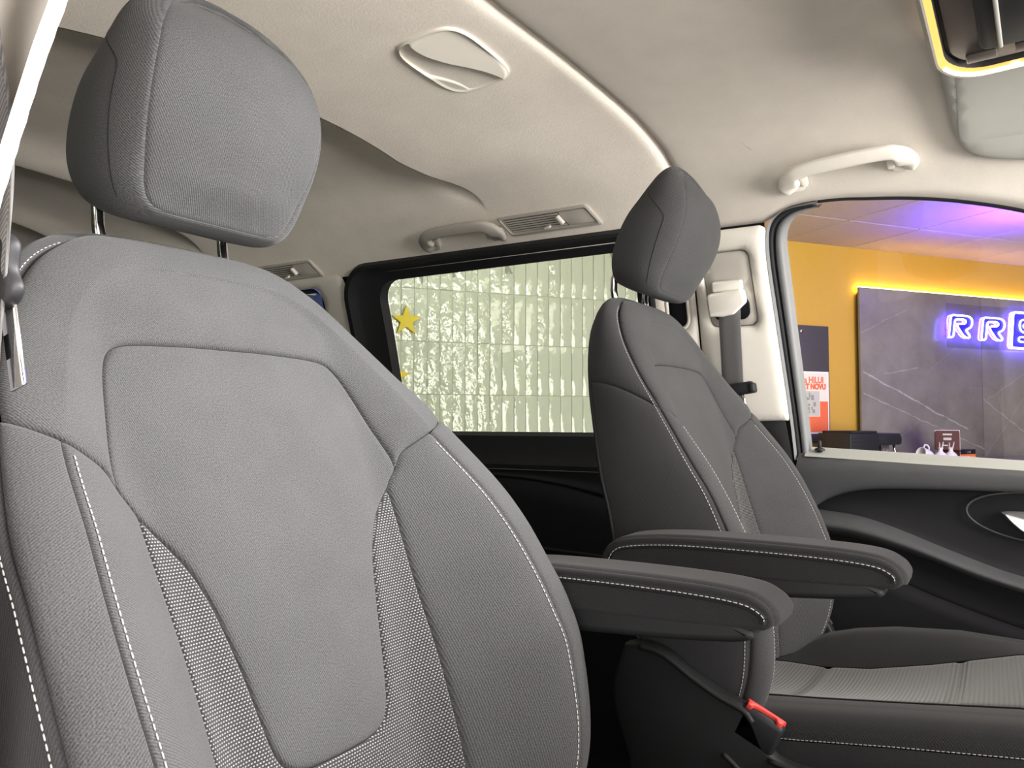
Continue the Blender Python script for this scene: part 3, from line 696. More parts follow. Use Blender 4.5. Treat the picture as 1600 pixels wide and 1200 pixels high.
def build_headrest(root, T):
    def put(o): return setm(o, *T)
    off = Matrix.Translation((0, 0, .63)) @ Matrix.Rotation(HR_T, 4, 'Y')
    loop = np.vstack([H2d, mir(H2d)[::-1][1:-1]]); l = resample(loop, .004, True); v, f = sheet2d([l], .006, (.0015, .0035, .007))
    d = segdist(v, l, np.roll(l, -1, axis=0)); P = np.stack([Hn(v[:, 0], v[:, 1])+groove(d, .0022, .002), v[:, 0], v[:, 1]], 1)
    a = np.cross(P[f[:, 1]]-P[f[:, 0]], P[f[:, 2]]-P[f[:, 0]]); f = np.where((a[:, 0] < 0)[:, None], f[:, ::-1], f)
    hr = mobj('headrest', P, f, 'fabric', root, uv=v)
    loc, rot = T
    R = Matrix.Translation(loc) @ Matrix.Rotation(rot[1], 4, 'Y') @ off; hr.matrix_local = R
    # side band and back cover
    p = np.linspace(0, 11, 120); Rr = cat_eval(HT, p); E2 = np.stack([Hn(Rr[:, 0], Rr[:, 1]), Rr[:, 0], Rr[:, 1]], 1); M_ = Rr[:, [4, 2, 3]]; E0 = Rr[:, [7, 5, 6]]
    full_ = lambda E: np.vstack([E, (E*np.array([1, -1, 1]))[::-1][1:-1]])
    a, b, c = full_(E2), full_(M_), full_(E0); rows = []
    for q in np.r_[0, .008, .02, .05, np.linspace(.1, 1, 22)]:
        pt = (1-q)*(1-2*q)*a+4*q*(1-q)*b+q*(2*q-1)*c if False else ((1-q)**2*a+2*q*(1-q)*(2*b-.5*(a+c))+q*q*c)
        rows.append(pt)
    rows = np.stack(rows); N = grid_norm(rows); ctr = np.array([0, 0, .1]); N *= np.sign(((rows-ctr)*N).sum())
    dd = np.cumsum(np.concatenate([np.zeros((1, rows.shape[1])), np.linalg.norm(np.diff(rows, axis=0), axis=2)]), 0)
    rows = rows+N*groove(dd, .0022, .002)[..., None]
    uv = np.stack([rows[..., 0], rows[..., 2]], -1)
    grid('side_band', rows, 'fabric', hr, uv=uv, closed_v=True)
    rb = rows[-1]; cc = []
    for k in np.linspace(0, 1, 10): q = rb*(1-k)+np.array([-.034, 0, .085])*k; q[:, 0] = rb[:, 0]*(1-k)+(-.034)*k-.012*math.sin(math.pi*min(1, k*1.2)*.5)*(k > 0); cc.append(q)
    grid('back_cover', np.stack(cc), 'fabric_arm', hr, uv=np.stack(cc)[..., 1:], closed_v=True)
    # curved side seams
    for sg in (1, -1):
        t = np.linspace(0, 1, 50); pp = 2.6+4.9*t; qq = .34+.04*np.sin(t*3)+.55*smooth(.72, 1.0, t)
        R_ = cat_eval(HT, pp); A_ = np.stack([Hn(R_[:, 0], R_[:, 1]), R_[:, 0], R_[:, 1]], 1); B_ = R_[:, [4, 2, 3]]; C_ = R_[:, [7, 5, 6]]; q = qq[:, None]
        s_ = (1-q)**2*A_+2*q*(1-q)*(2*B_-.5*(A_+C_))+q*q*C_; s_[:, 1] += .0016; s_[:, 1] *= sg
        tube('side_seam', s_, .0009, 'seam_dark', hr, 5)
    # posts and sleeves stand in the backrest frame
    inv = off.inverted()
    for sg in (1, -1):
        Pp = [np.array(inv @ Vector((n_, sg*.075, h_))) for n_, h_ in ((-.062, .58), (-.062, .632), (-.058, .652), (-.045, .672))]
        tube('post', np.array(Pp), .0062, 'chrome', hr, 14)
        Sl = [np.array(inv @ Vector((-.062, sg*.075, h_))) for h_ in (.590, .604, .6065)]
        V, Fc = tube_mesh(Sl, [.0135, .0125, .0105], 18); mobj('post_sleeve', V, Fc, 'plastic_black', hr)
    return hr

def sweep(name, prof, width, m, parent, round_=.016, y0=0., seg=6):
    """side outline prof (x,z) given real width with rounded long edges"""
    prof = resample(np.array(prof), .006, True); c = prof.mean(0); rows = []
    ys = []
    for k in range(seg+1): a = math.pi/2*k/seg; ys.append((-width/2+round_*(1-math.sin(a)), round_*(1-math.cos(a))))
    ys = [(-width/2+round_*(1-math.sin(math.pi/2*k/seg)), round_*(1-math.cos(math.pi/2*k/seg))) for k in range(seg, -1, -1)]
    t = np.roll(prof, -1, 0)-np.roll(prof, 1, 0); t /= np.linalg.norm(t, axis=1)[:, None]; nrm = np.stack([t[:, 1], -t[:, 0]], 1)
    if ((prof-c)*nrm).sum() < 0: nrm = -nrm
    def ring(y, ins): q = prof-nrm*ins; return np.stack([q[:, 0], np.full(len(q), y+y0), q[:, 1]], 1)
    ring_list = []
    for k in range(seg+1): a = math.pi/2*k/seg; ring_list.append(ring(-width/2+round_*(1-math.sin(a)), round_*(1-math.cos(a))))
    ring_list = ring_list[::-1]; 
    R = [ring(-width/2+round_*(1-math.cos(math.pi/2*k/seg)), round_*(1-math.sin(math.pi/2*k/seg))) for k in range(seg+1)]
    R += [ring(width/2-round_*(1-math.cos(math.pi/2*k/seg)), round_*(1-math.sin(math.pi/2*k/seg))) for k in range(seg, -1, -1)]
    P = np.stack(R); a, b = P.shape[:2]; Fc = []
    for i in range(a-1):
        for j in range(b): k = (j+1) % b; Fc.append((i*b+j, i*b+k, (i+1)*b+k, (i+1)*b+j))
    V = list(P.reshape(-1, 3))
    for i0 in (0, (a-1)*b):                               # flat cheeks
        v2, f2 = None, None
        Fc.append(tuple(range(i0, i0+b)) if i0 == 0 else tuple(reversed(range(i0, i0+b))))
    V = np.array(V); o = mobj(name, V, Fc, m, parent, uv=np.stack([V[:, 0], V[:, 1]+V[:, 2]], 1)); o.data.set_sharp_from_angle(angle=math.radians(50)); return o

def build_armrest(root, z0, sg):
    top = catmull([(-.062, .186), (-.052, .203), (-.027, .214), (.034, .221), (.12, .2225), (.23, .221), (.29, .2165), (.313, .208), (.322, .197), (.322, .187), (.313, .181)], 6)
    midl = [(.313, .181), (.25, .178), (.15, .176), (.05, .175), (-.02, .175), (-.055, .177)]
    ct = sg*.325; W_ = .078
    base = np.vstack([catmull([(-.050, .188), (.0, .189), (.15, .191), (.25, .190), (.290, .187)], 5), catmull([(.290, .187), (.302, .175), (.288, .166), (.22, .159), (.15, .155), (.07, .152), (.0, .155), (-.04, .163), (-.055, .172)], 5)[1:]])
    ar = sweep('armrest', np.vstack([top, np.array(midl)[1:]]), W_, 'fabric_arm', root, .005, ct); setm(ar, (0, 0, z0))
    sweep('armrest_base', base, W_-.002, 'plastic_dark', ar, .008, ct)
    # top pad with its own cloth, stitched along both edges
    pd = catmull([(-.060, .190), (-.050, .205), (-.027, .2155), (.034, .2225), (.12, .224), (.23, .2225), (.291, .218), (.3155, .2085), (.325, .197), (.3245, .187)], 8)
    R = []; 
    for w_ in np.linspace(-1, 1, 19):
        k = abs(w_)**3; t = np.gradient(pd, axis=0); t /= np.linalg.norm(t, axis=1)[:, None]; nn = np.stack([-t[:, 1], t[:, 0]], 1)
        drop = .013*max(0, (abs(w_)-.72)/.28)**2; q = pd+nn*(.0016-drop); R.append(np.stack([q[:, 0], np.full(len(q), ct+w_*(W_/2+.0012)), q[:, 1]], 1))
    P = np.stack(R); grid('armrest_pad', P, 'fabric_arm', ar, uv=np.stack([P[..., 0], P[..., 1]], -1))
    for s2 in (-1, 1):
        t = np.gradient(pd, axis=0); t /= np.linalg.norm(t, axis=1)[:, None]; nn = np.stack([-t[:, 1], t[:, 0]], 1); q = pd-nn*.0118
        stitches('stitching', np.stack([q[:, 0], np.full(len(q), ct+s2*(W_/2+.0016)), q[:, 1]], 1), ar, ln=.0045)
        tube('pad_seam', np.stack([(pd-nn*.0150)[:, 0], np.full(len(q), ct+s2*(W_/2+.0004)), (pd-nn*.0150)[:, 1]], 1), .0010, 'seam_dark', ar, 5)
    # pivot boss that joins the arm to the backrest
    v, f = tube_mesh([(-.02, ct-sg*.03, .19), (-.02, ct-sg*.07, .19)], [.018, .020], 20); mobj('armrest_pivot', v, f, 'plastic_black', ar)

def build_cushion(root, z0, sgn):
    """seat cushion; the inner side (towards the aisle) is at u*sgn<0"""
    xk = np.array([-.02, .08, .14, .22, .32, .446, .50, .53]); 
    zi = np.interp; 
    s_in = lambda x: np.interp(x, [-.02, .1, .18, .3, .44, .5, .53], [-.05, -.036, -.028, -.014, .004, .0, -.02])
    s_out = lambda x: np.interp(x, [-.02, .08, .14, .22, .32, .446, .5, .53], [-.07, -.064, -.064, -.055, -.032, .003, .0, -.02])
    c_in = lambda x: s_in(x)+np.interp(x, [0, .12, .3, .5], [.0, .006, .008, .004])
    c_out = lambda x: np.interp(x, [-.02, .09, .14, .19, .254, .356, .45, .5, .53], [-.07, -.045, -.022, -.008, .003, .010, .006, .0, -.02])
    xs = np.linspace(-.02, .53, 90)
    def row(side):
        sgm = (lambda x: s_in(x)) if side < 0 else (lambda x: s_out(x)); cr = c_in if side < 0 else c_out
        us = [.145, .165, .19, .215, .235, .25, .258, .262]
        zz = [0, .55, .92, 1.0, .95, .7, .35, 0]
        return us, zz, sgm, cr
    # mesh top
    w = np.linspace(-1, 1, 41); P = []
    for k in w:
        z = s_in(xs)*(1-k)/2+s_out(xs)*(1+k)/2-.012*(1-k*k)*np.exp(-((xs-.2)/.2)**2)-.003*np.abs(k)**30
        z = z-.004*np.exp(-((xs-.15)/.006)**2)-.003*np.exp(-((xs-.36)/.006)**2)
        P.append(np.stack([xs, np.full(len(xs), k*.145*(1 if sgn > 0 else -1)), z], 1))
    P = np.stack(P, 1); cu = grid('cushion', P if sgn < 0 else P, 'rib_fabric', root, uv=np.stack([P[..., 0], P[..., 1]], -1)); setm(cu, (0, 0, z0))
    for side in (-1, 1):
        us, zz, sgm, cr = row(side); dl = catmull(np.stack([us, zz], 1), 6); P = []
        for u_, zf in dl:
            lowz = sgm(xs)-.003; rim = cr(xs)-.030 if side < 0 else cr(xs)-.05
            a = lowz if u_ < .2 else rim; z = a+(cr(xs)-a)*zf; P.append(np.stack([xs, np.full(len(xs), side*u_*(1 if sgn > 0 else -1)), z], 1))
        P = np.stack(P, 1); grid('cushion_bolster', P, 'fabric_arm', cu, uv=np.stack([P[..., 0], P[..., 1]], -1))
        e = P[:, -1].copy(); e[:, 1] += (.0015 if e[0, 1] > 0 else -.0015); stitches('stitching', e[16:], cu)
        # side wall of the cushion
        Q = np.stack([np.stack([e[:, 0], e[:, 1]*k, e[:, 2]-.004*(k > 1)-dz], 1) for k, dz in ((.999, .002), (1.02, .012), (1.03, .03), (1.02, .06), (1.0, .09))], 1)
        grid('cushion_side', Q, 'fabric_arm', cu, uv=np.stack([Q[..., 0], Q[..., 2]], -1))
        inn = P[:, 0].copy(); inn[:, 2] += .0015; tube('cushion_seam', inn, .0012, 'seam_dark', cu, 5)
    # front roll
    F_ = np.stack([np.stack([np.full(31, .53+.012*math.sin(a)), np.linspace(-.262, .262, 31), np.full(31, -.02-.09*(1-math.cos(a)))], 1) for a in np.linspace(0, math.pi/2, 8)])
    grid('cushion_front', F_, 'fabric_arm', cu, uv=F_[..., 1:])
    # plastic valance and recliner cover on the aisle side
    y = -sgn*.0
    fr = lambda side, d0: (lambda a, b, c: (a, side*(d0+c), b))
    for side in (-1, 1):
        v1 = [(-.055, .052), (-.03, .056), (.005, .050), (.05, .022), (.085, .004), (.118, -.008), (.132, -.024), (.16, -.07), (.24, -.078), (.40, -.07), (.52, -.055), (.53, -.10), (.50, -.22), (.0, -.23), (-.05, -.11), (-.075, -.02)]
        pr = resample(catmull(np.vstack([v1, v1[:1]]), 5)[:-1], .012, True)
        sc = prism('side_cover', pr, .028, 'plastic_dark', cu, fr(side*sgn, .272), bev=.006, seg=3)
        rid = catmull([(-.03, .052), (.005, .045), (.05, .018), (.085, .0), (.118, -.013), (.130, -.026)], 8); tube('cover_ridge', np.stack([rid[:, 0], np.full(len(rid), side*sgn*.301), rid[:, 1]], 1), .0045, 'plastic_dark', cu, 8)
        rid = catmull([(.09, -.075), (.12, -.10), (.16, -.145), (.20, -.19)], 8); tube('cover_ridge', np.stack([rid[:, 0], np.full(len(rid), side*sgn*.301), rid[:, 1]], 1), .004, 'plastic_dark', cu, 8)
        rid = catmull([(.15, -.072), (.24, -.085), (.36, -.098), (.50, -.105)], 8); tube('cover_ridge', np.stack([rid[:, 0], np.full(len(rid), side*sgn*.301), rid[:, 1]], 1), .004, 'plastic_dark', cu, 8)
    pd = rbox('pedestal', (.42, .40, .22), 'plastic_black', cu, (.22, 0, -.27), bev=.02)
    pd = rbox('pedestal_box', (.44, .44, max(.05, z0-.30)), 'plastic_black', cu, (.22, 0, -.30-max(.05, z0-.30)/2), bev=.015)
    # belt buckle
    return cu

def buckle(root, z0, sgn):
    b = rbox('buckle', (.060, .026, .048), 'plastic_black', root, bev=.007); setm(b, (.134, -sgn*.287, z0-.038), (0, math.radians(25), 0))
    pr = resample(catmull([(-.024, .012), (-.018, .0125), (-.014, .004), (.012, .002), (.018, .0105), (.024, .0105), (.0255, .0), (.024, -.006), (-.024, -.006), (-.0255, .0)], 5), .003, True)
    r = prism('release_button', pr, .008, 'red_plastic', b, lambda a, bb, c: (a, -sgn*(.0095+c*.9)*.0+(-sgn)*(bb*.9), .0205+c), bev=.0015); tag(r, 'red release button')
    return b

def build_seat(x0, y0, z0, rec, sgn, label):
    root = empty('front_seat', (x0, y0, 0)); tag(root, label, 'car seat', 'front seats of the van')
    T = ((0, 0, z0), (0, -math.radians(rec), 0))
    build_backrest(root, T); build_headrest(root, T); build_armrest(root, z0, sgn); build_cushion(root, z0, -sgn); buckle(root, z0, -sgn)
    return root
seat_near = build_seat(-.517, .536, CZ-.392, 17.0, 1, 'large near grey cloth front seat with mesh insert and white stitching')
seat_far = build_seat(-.420, 1.401, CZ-.3785, 9.7, -1, 'farther dark cloth front seat beside the beige pillar, cushion in view')

# ---------------------------------------------------------------- fittings of the van
def on_shell(name, x, z, off=0., label=None, cat=None, group=None, spin=0.):
    o = empty(name); o.matrix_world = shell_frame(x, z, off) @ Matrix.Rotation(spin, 4, 'Z'); tag(o, label, cat, group); return o
def flat_tube(name, path, wid, thk, m, parent, up=(0, 0, 1)):
    """ribbon-like bar: elliptical section, width in the path plane, thickness along up"""
    P = np.asarray(path, float); n = len(P); T = np.gradient(P, axis=0); T /= np.linalg.norm(T, axis=1)[:, None]; V = []; seg = 16
    w_ = np.broadcast_to(wid, (n,)); t_ = np.broadcast_to(thk, (n,)); upv = np.array(up, float)
    for i in range(n):
        s = np.cross(upv, T[i]); s /= np.linalg.norm(s); u = np.cross(T[i], s)
        for k in range(seg):
            a = 2*math.pi*k/seg; c, q = math.cos(a), math.sin(a); c = math.copysign(abs(c)**.6, c); q = math.copysign(abs(q)**.6, q)
            V.append(P[i]+s*c*w_[i]/2+u*q*t_[i]/2)
    Fc = [(i*seg+k, i*seg+(k+1) % seg, (i+1)*seg+(k+1) % seg, (i+1)*seg+k) for i in range(n-1) for k in range(seg)]
    Fc += [tuple(range(seg-1, -1, -1)), tuple((n-1)*seg+k for k in range(seg))]
    o = mobj(name, V, Fc, m, parent); o.data.set_sharp_from_angle(angle=math.radians(60)); return o
def grab_handle(x, z, L, label, m, spin, hgt=.040):
    r = on_shell('grab_handle', x, z, .002, label, 'grab handle', 'grab handles above the far windows', spin); h = L/2; b = hgt/2
    path = catmull([(-h+.010, -b-.004, .002), (-h+.004, -b+.008, .016), (-h+.012, b-.012, .027), (-h+.036, b-.001, .031), (0, b+.002, .033), (h-.036, b-.001, .031), (h-.012, b-.012, .027), (h-.004, -b+.008, .016), (h-.010, -b-.002, .002)], 7)
    n = len(path); wd = np.interp(np.linspace(0, 1, n), [0, .12, .3, .7, .88, 1], [.046, .042, .027, .027, .042, .046])
    flat_tube('grip', path, wd, .018, m, r)
    for s in (-1, 1):
        bo = rrect(-.021, .021, -.017, .017, .010); prism('mount', bo+np.array([s*(h-.010), -b+.002]), .007, m, r, bev=.002)
        prism('mount_cap', rrect(-.006, .006, -.011, .011, .004)+np.array([s*(h-.031), -b+.006]), .014, m, r, bev=.002)
    return r
grab_handle(-.233, .484, .215, 'pale beige grab handle above the front door window', 'beige', math.radians(4))
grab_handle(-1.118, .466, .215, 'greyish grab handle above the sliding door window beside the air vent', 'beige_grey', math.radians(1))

def roof_vent(x, z, L, hgt, label, spin=0.):
    r = on_shell('air_vent', x, z, .001, label, 'air vent', 'roof air vents', spin)
    sk = lambda P: np.stack([P[:, 0]-P[:, 1]*.55, P[:, 1]], 1)
    o = sk(rrect(-L/2, L/2, -hgt/2, hgt/2, .007)); i1 = sk(rrect(-L/2+.005, L/2-.005, -hgt/2+.005, hgt/2-.005, .005)); i2 = sk(rrect(-L/2+.010, L/2-.010, -hgt/2+.009, hgt/2-.009, .004))
    add = lambda p, zz: np.c_[p, np.full(len(p), zz)]
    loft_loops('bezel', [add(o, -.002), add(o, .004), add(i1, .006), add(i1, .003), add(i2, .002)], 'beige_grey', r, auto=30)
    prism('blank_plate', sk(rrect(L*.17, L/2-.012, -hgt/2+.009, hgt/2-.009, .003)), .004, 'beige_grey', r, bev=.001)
    prism('back_plate', sk(rrect(-L/2+.009, L*.18, -hgt/2+.008, hgt/2-.008, .003)), .001, 'plastic_dark', r, bev=0)
    for k in range(6):
        yy = -hgt/2+.012+k*(hgt-.024)/5; c = sk(np.array([(-L/2+.012, yy), (L*.16, yy)]))
        m_ = flat_tube('slat', np.c_[np.linspace(c[0], c[1], 6), np.full(6, .003)], .0040, .0022, 'beige_grey', r)
    cx = sk(np.array([(L*.14, 0.)]))[0]; t = rbox('slider', (.010, .024, .012), 'beige', r, (cx[0], cx[1], .007), (0, 0, math.radians(28)), .003)
    cx = sk(np.array([(-.012, -hgt/2+.012)]))[0]; rbox('vane_tab', (.018, .006, .010), 'beige', r, (cx[0], cx[1], .006), (0, 0, .2), .002)
    return r
roof_vent(-.878, .463, .238, .052, 'long beige slatted air vent in the headliner above the sliding door window')
roof_vent(-1.752, .432, .238, .054, 'small dim air vent near the rear pillar, behind the near seat')
# edge of another grab handle just left of that vent
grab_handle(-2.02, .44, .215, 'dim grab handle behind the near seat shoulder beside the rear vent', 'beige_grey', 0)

# recessed pull cup in the headliner
cupx, cupy = -.798, 1.126
cs_ = float(np.interp(-cupy, -full[:, 0], FS)); cp0 = shell(cupx, cs_, float(rear_drop(cupx))); nn_ = shell(cupx, cs_, float(rear_drop(cupx))+.01)-cp0; nn_ /= np.linalg.norm(nn_)
vv = shell(cupx, cs_-.005)-shell(cupx, cs_+.005); vv /= np.linalg.norm(vv)
cup = empty('ceiling_cup'); cup.matrix_world = Matrix(((1, vv[0], nn_[0], cp0[0]), (0, vv[1], nn_[1], cp0[1]), (0, vv[2], nn_[2], cp0[2]), (0, 0, 0, 1))) @ Matrix.Rotation(math.atan(.075), 4, 'Y')
tag(cup, 'beige oblong cover with a scooped hollow in the middle of the headliner', 'ceiling cup')
a_, b_ = .068, .100
def cup_xy(th, k=1.):        # rounded rhombic oblong: x along the van, y across
    c, s = math.cos(th), math.sin(th); p = .50
    return np.array([a_*k*math.copysign(abs(c)**p, c)+.0, b_*k*math.copysign(abs(s)**p, s)])
th = np.linspace(0, 2*math.pi, 96, endpoint=False); rim_ = np.array([cup_xy(t) for t in th])
def cup_h(x, y):
    """scoop: hollow on the rear side bounded by an S-shaped lip, smooth tongue on the front side"""
    t = y/b_; e = .008+.030*np.sin(t*1.9-.15)+.006*t; d = e-x
    wall = smooth(0, .007, d)*(1-smooth(.80, .97, np.abs(t)))
    rise = 1-smooth(.058, .080, d)                            # deepest at the lip, rising to the rear rim
    tongue = .012-.14*np.clip(x-e, 0, 1)+.0*t
    return tongue*(1-smooth(0, .006, d))+smooth(0, .006, d)*(.004-.095*wall*rise)
NG = 90; kk = np.linspace(0, 1, NG); rings_ = [np.c_[rim_*1.02, np.full(len(rim_), -.004)], np.c_[rim_*1.015, np.full(len(rim_), .004)]]
l0 = resample(rim_, .004, True); vC, fC = sheet2d([l0], .0026, (.001, .002, .004)); dC = segdist(vC, l0, np.roll(l0, -1, axis=0))
hC = cup_h(vC[:, 0], vC[:, 1]); hC = .006+(hC-.006)*smooth(0, .006, dC)
mobj('scoop', np.c_[vC, hC], fC, 'beige', cup)
l1 = rim_; loft_loops('rim', [np.c_[rim_*1.035, np.full(len(rim_), -.003)], np.c_[rim_*1.02, np.full(len(rim_), .005)], np.c_[rim_, np.full(len(rim_), .006)]], 'beige', cup, auto=50)
# overhead console with its lit ring
con = empty('overhead_console', (.085, 1.20, CZ+.565)); con.rotation_euler = (math.radians(-11), math.radians(-2), math.radians(-3))
tag(con, 'dark overhead console in the front headliner with glowing amber lit edge', 'console')
mat('lamp_amber', (.30, .14, .03), .4, emit=(1.0, .45, .10), es=.62); mat('lamp_white', (1, .95, .85), .4, emit=(1.0, .90, .72), es=4.0)
ol = rrect(-.155, .16, -.20, .175, [.05, .06, .06, .05], 8); 
def cl(p, z): return np.c_[p, np.full(len(p), z)]
loft_loops('housing', [cl(scaled(ol, 1.07), .03), cl(scaled(ol, 1.06), .0), cl(scaled(ol, 1.02), -.010), cl(scaled(ol, 1.0), -.010)], 'beige_grey', con, auto=40)
loft_loops('light_ring', [cl(scaled(ol, 1.0), -.010), cl(scaled(ol, .945), -.004)], 'lamp_amber', con, auto=40)
tube('light_guide', cl(scaled(ol, .985), -.009)[7:16], .0030, 'lamp_white', con, 8)
for k in (0, 1, 2):
    rbox('light_spot', (.012, .006, .003), 'lamp_white', con, (-.06+.05*k, .168, -.0085), bev=.002)
loft_loops('inner_edge', [cl(scaled(ol, .945), -.004), cl(scaled(ol, .93), .006), cl(scaled(ol, .90), .006), cl(scaled(ol, .89), .0)], 'plastic_dark', con, auto=40)
mat('console_brown', (.06, .05, .045), .45); mat('console_tan', (.34, .22, .14), .5)
prism('face_plate', scaled(ol, .90), .006, 'console_brown', con, lambda a, b, c: (a, b, .006-c), bev=.002)
prism('lens', rrect(-.10, .13, -.02, .118, .014), .006, 'plastic_dark', con, lambda a, b, c: (a, b, -.002-c), bev=.003)
rbox('lens_divider', (.006, .13, .006), 'visor_grey', con, (-.075, .05, -.009), bev=.002)
for k in range(4): rbox('switch', (.040, .020, .006), 'console_brown', con, (-.10+.062*k, .137, -.002), bev=.002)
for k in range(12): rbox('lens_rib', (.005, .012, .003), 'console_brown', con, (-.02+.012*k, .102, -.009), bev=.001)
rl = bpy.data.lights.new('assumed_reading_lamp', 'SPOT'); rl.energy = 92.0; rl.shadow_soft_size = .05; rl.color = (1, .98, .96); rl.spot_size = math.radians(64); rl.spot_blend = 1.0  # assumed lamp in the console, aimed to light the near seat
rlo = bpy.data.objects.new('assumed_reading_lamp', rl); COL.objects.link(rlo); rlo.parent = con; rlo.location = (-.05, -.15, -.03); rlo.rotation_euler = (Vector((-.56, .46, .76))-Vector((.035, 1.05, CZ+.54))).to_track_quat('-Z', 'Y').to_euler()
# sun visor
vis = empty('sun_visor'); vis.matrix_world = shell_frame(.10, .54, .0)
ax = [(-.068, 1.40), (-.067, 1.43), (-.064, 1.48), (-.055, 1.55), (-.046, 1.585), (-.030, 1.603), (.0, 1.613), (.06, 1.622), (.30, 1.625), (.32, 1.60), (.32, 1.40)]
ax = np.vstack([catmull(ax[:8], 6), np.array(ax[8:])]); y2s = lambda y: np.interp(-y, -full[:, 0], FS)
l = resample(ax, .010, True); v, f = sheet2d([l], .018, (.002, .005)); d = segdist(v, l, np.roll(l, -1, axis=0))
vis.matrix_world = Matrix.Translation((0, 1.5, CZ+.5)); tag(vis, 'grey-green folded sun visor at the right edge behind the glowing console', 'sun visor')
def vflat(x, y, o): s = y2s(y); p = shell(x, s, o+.012+.020*np.clip((1.62-y)/.25, 0, 1)+.0*x); return p-np.array([0, 1.5, CZ+.5])
n_ = len(v); P = np.vstack([vflat(v[:, 0], v[:, 1], .010-.008*np.exp(-d/.004)), vflat(v[:, 0], v[:, 1], -.002+.0*d)])
mobj('visor_board', P, np.vstack([f, f[:, ::-1]+n_]), 'visor_grey', vis)
ml = resample(rrect(-.045, .25, 1.42, 1.585, .012), .01, True); v2, f2 = sheet2d([ml], .02, (.002,)); d2 = segdist(v2, ml, np.roll(ml, -1, axis=0))
mobj('visor_face', vflat(v2[:, 0], v2[:, 1], .0112-.0015*np.exp(-d2/.002)), f2, 'visor_grey', vis)

# ---- seat belts
def ribbon(name, path, width_dir, w, th, m, parent):
    P = np.asarray(path, float); D = np.broadcast_to(np.asarray(width_dir, float), P.shape); D = D/np.linalg.norm(D, axis=1)[:, None]
    T = np.gradient(P, axis=0); T /= np.linalg.norm(T, axis=1)[:, None]; N = np.cross(T, D); N /= np.linalg.norm(N, axis=1)[:, None]
    L = np.r_[0, np.cumsum(np.linalg.norm(np.diff(P, axis=0), axis=1))]; cols = []
    for a, b in ((-.5, 0), (-.47, .5), (-.2, .5), (.2, .5), (.47, .5), (.5, 0), (.47, -.5), (0, -.5), (-.47, -.5)): cols.append((P+D*a*w+N*b*th, a*w))
    G = np.stack([c[0] for c in cols], 1); uv = np.stack([np.stack([np.full(len(P), c[1]) for c in cols], 1), np.repeat(L[:, None], len(cols), 1)], -1)
    return grid(name, G, m, parent, uv=uv, closed_v=True)
# far belt on the B pillar
fb = empty('seat_belt', tuple(xz(-.485, .26))); tag(fb, 'dark grey seat belt hanging from the beige pillar behind the far seat', 'seat belt', 'front seat belts')
O_ = np.array(xz(-.485, .26)); M = shell_frame(-.483, .262, .014)
def fchild(o): o.parent = fb; o.matrix_parent_inverse = Matrix.Translation(-Vector(O_)); return o
loc = lambda a, b, c: tuple(M @ Vector((a, b, c)))
ad = [(-.038, -.032), (-.040, .010), (-.036, .016), (.030, .022), (.037, .016), (.040, -.008), (.014, -.030), (-.010, -.034)]
fchild(prism('height_adjuster', resample(np.array(ad), .004, True), .026, 'beige', None, loc, bev=.005, seg=3))
fchild(prism('adjuster_cap', rrect(-.030, .034, .018, .040, .005), .017, 'beige', None, loc, bev=.004, seg=3))
fchild(prism('adjuster_slot', rrect(-.034, .044, -.045, .004, .018), .008, 'hole', None, loc, bev=.003))
path = [xz(-.480, .245, .024), xz(-.481, .21, .030), xz(-.482, .16, .032), xz(-.484, .10, .032), xz(-.487, .03, .030), xz(-.49, -.10, .03), xz(-.49, -.40, .03), xz(-.49, -.70, .03)]
fchild(ribbon('webbing', catmull(np.array(path), 12), (1, 0, 0), .046, .0016, 'webbing', None))
tp = xz(-.466, .078, .044)
fchild(rbox('tongue_grip', (.058, .020, .026), 'plastic_black', None, tuple(tp), (0, math.radians(-8), 0), .006))
fchild(rbox('tongue_ring', (.014, .026, .022), 'plastic_dark', None, tuple(np.array(tp)+[.026, -.001, .002]), (0, math.radians(-8), 0), .005))
mt = np.array(tp); fchild(tube('tongue_plate', [mt+np.array(q) for q in ((.006, -.008, -.012), (.010, -.010, -.022), (.012, -.010, -.034), (.018, -.010, -.050))], .0028, 'chrome', None, 8))
# near belt at the left edge
nb = empty('seat_belt', (-.46, .215, CZ+.1)); tag(nb, 'blurred near seat belt and metal latch at the left edge of the photo', 'seat belt', 'front seat belts')
def nchild(o): o.parent = nb; o.matrix_parent_inverse = Matrix.Translation((.46, -.215, -(CZ+.1))); return o
path = [(-.52, .232, CZ+.36), (-.505, .227, CZ+.25), (-.4765, .225, CZ+.155), (-.4775, .225, CZ+.096), (-.484, .225, CZ+.033), (-.49, .224, CZ-.1), (-.50, .222, CZ-.3), (-.51, .215, CZ-.7)]
pb = catmull(np.array(path), 12); nchild(ribbon('webbing', pb, (1, 0, 0), .046, .0016, 'webbing', None))
e = pb.copy(); e[:, 0] += .0232; nchild(tube('webbing_edge', e, .0009, 'webbing', None, 6))
tx, ty, tz = -.468, .230, CZ+.084; gs_ = .72
tgo = catmull([(-.034, .020), (-.020, .027), (.004, .027), (.017, .018), (.016, -.002), (.024, -.016), (.018, -.028), (.002, -.030), (-.030, -.014), (-.038, .004)], 6)
fr = lambda a, b, c: (tx+a*gs_, ty-.006+c*gs_, tz+b*gs_)
nchild(prism('tongue_grip', resample(tgo, .003, True), .014, 'plastic_black', None, fr, bev=.005, seg=3))
nchild(prism('grip_inlay', resample(catmull([(-.026, .016), (.0, .017), (.010, .012), (.006, -.006), (-.014, -.008), (-.026, .0)], 6), .003, True), .003, 'frame_grey', None, lambda a, b, c: (tx+a*gs_, ty-.0075+c*gs_, tz+b*gs_), bev=.001))
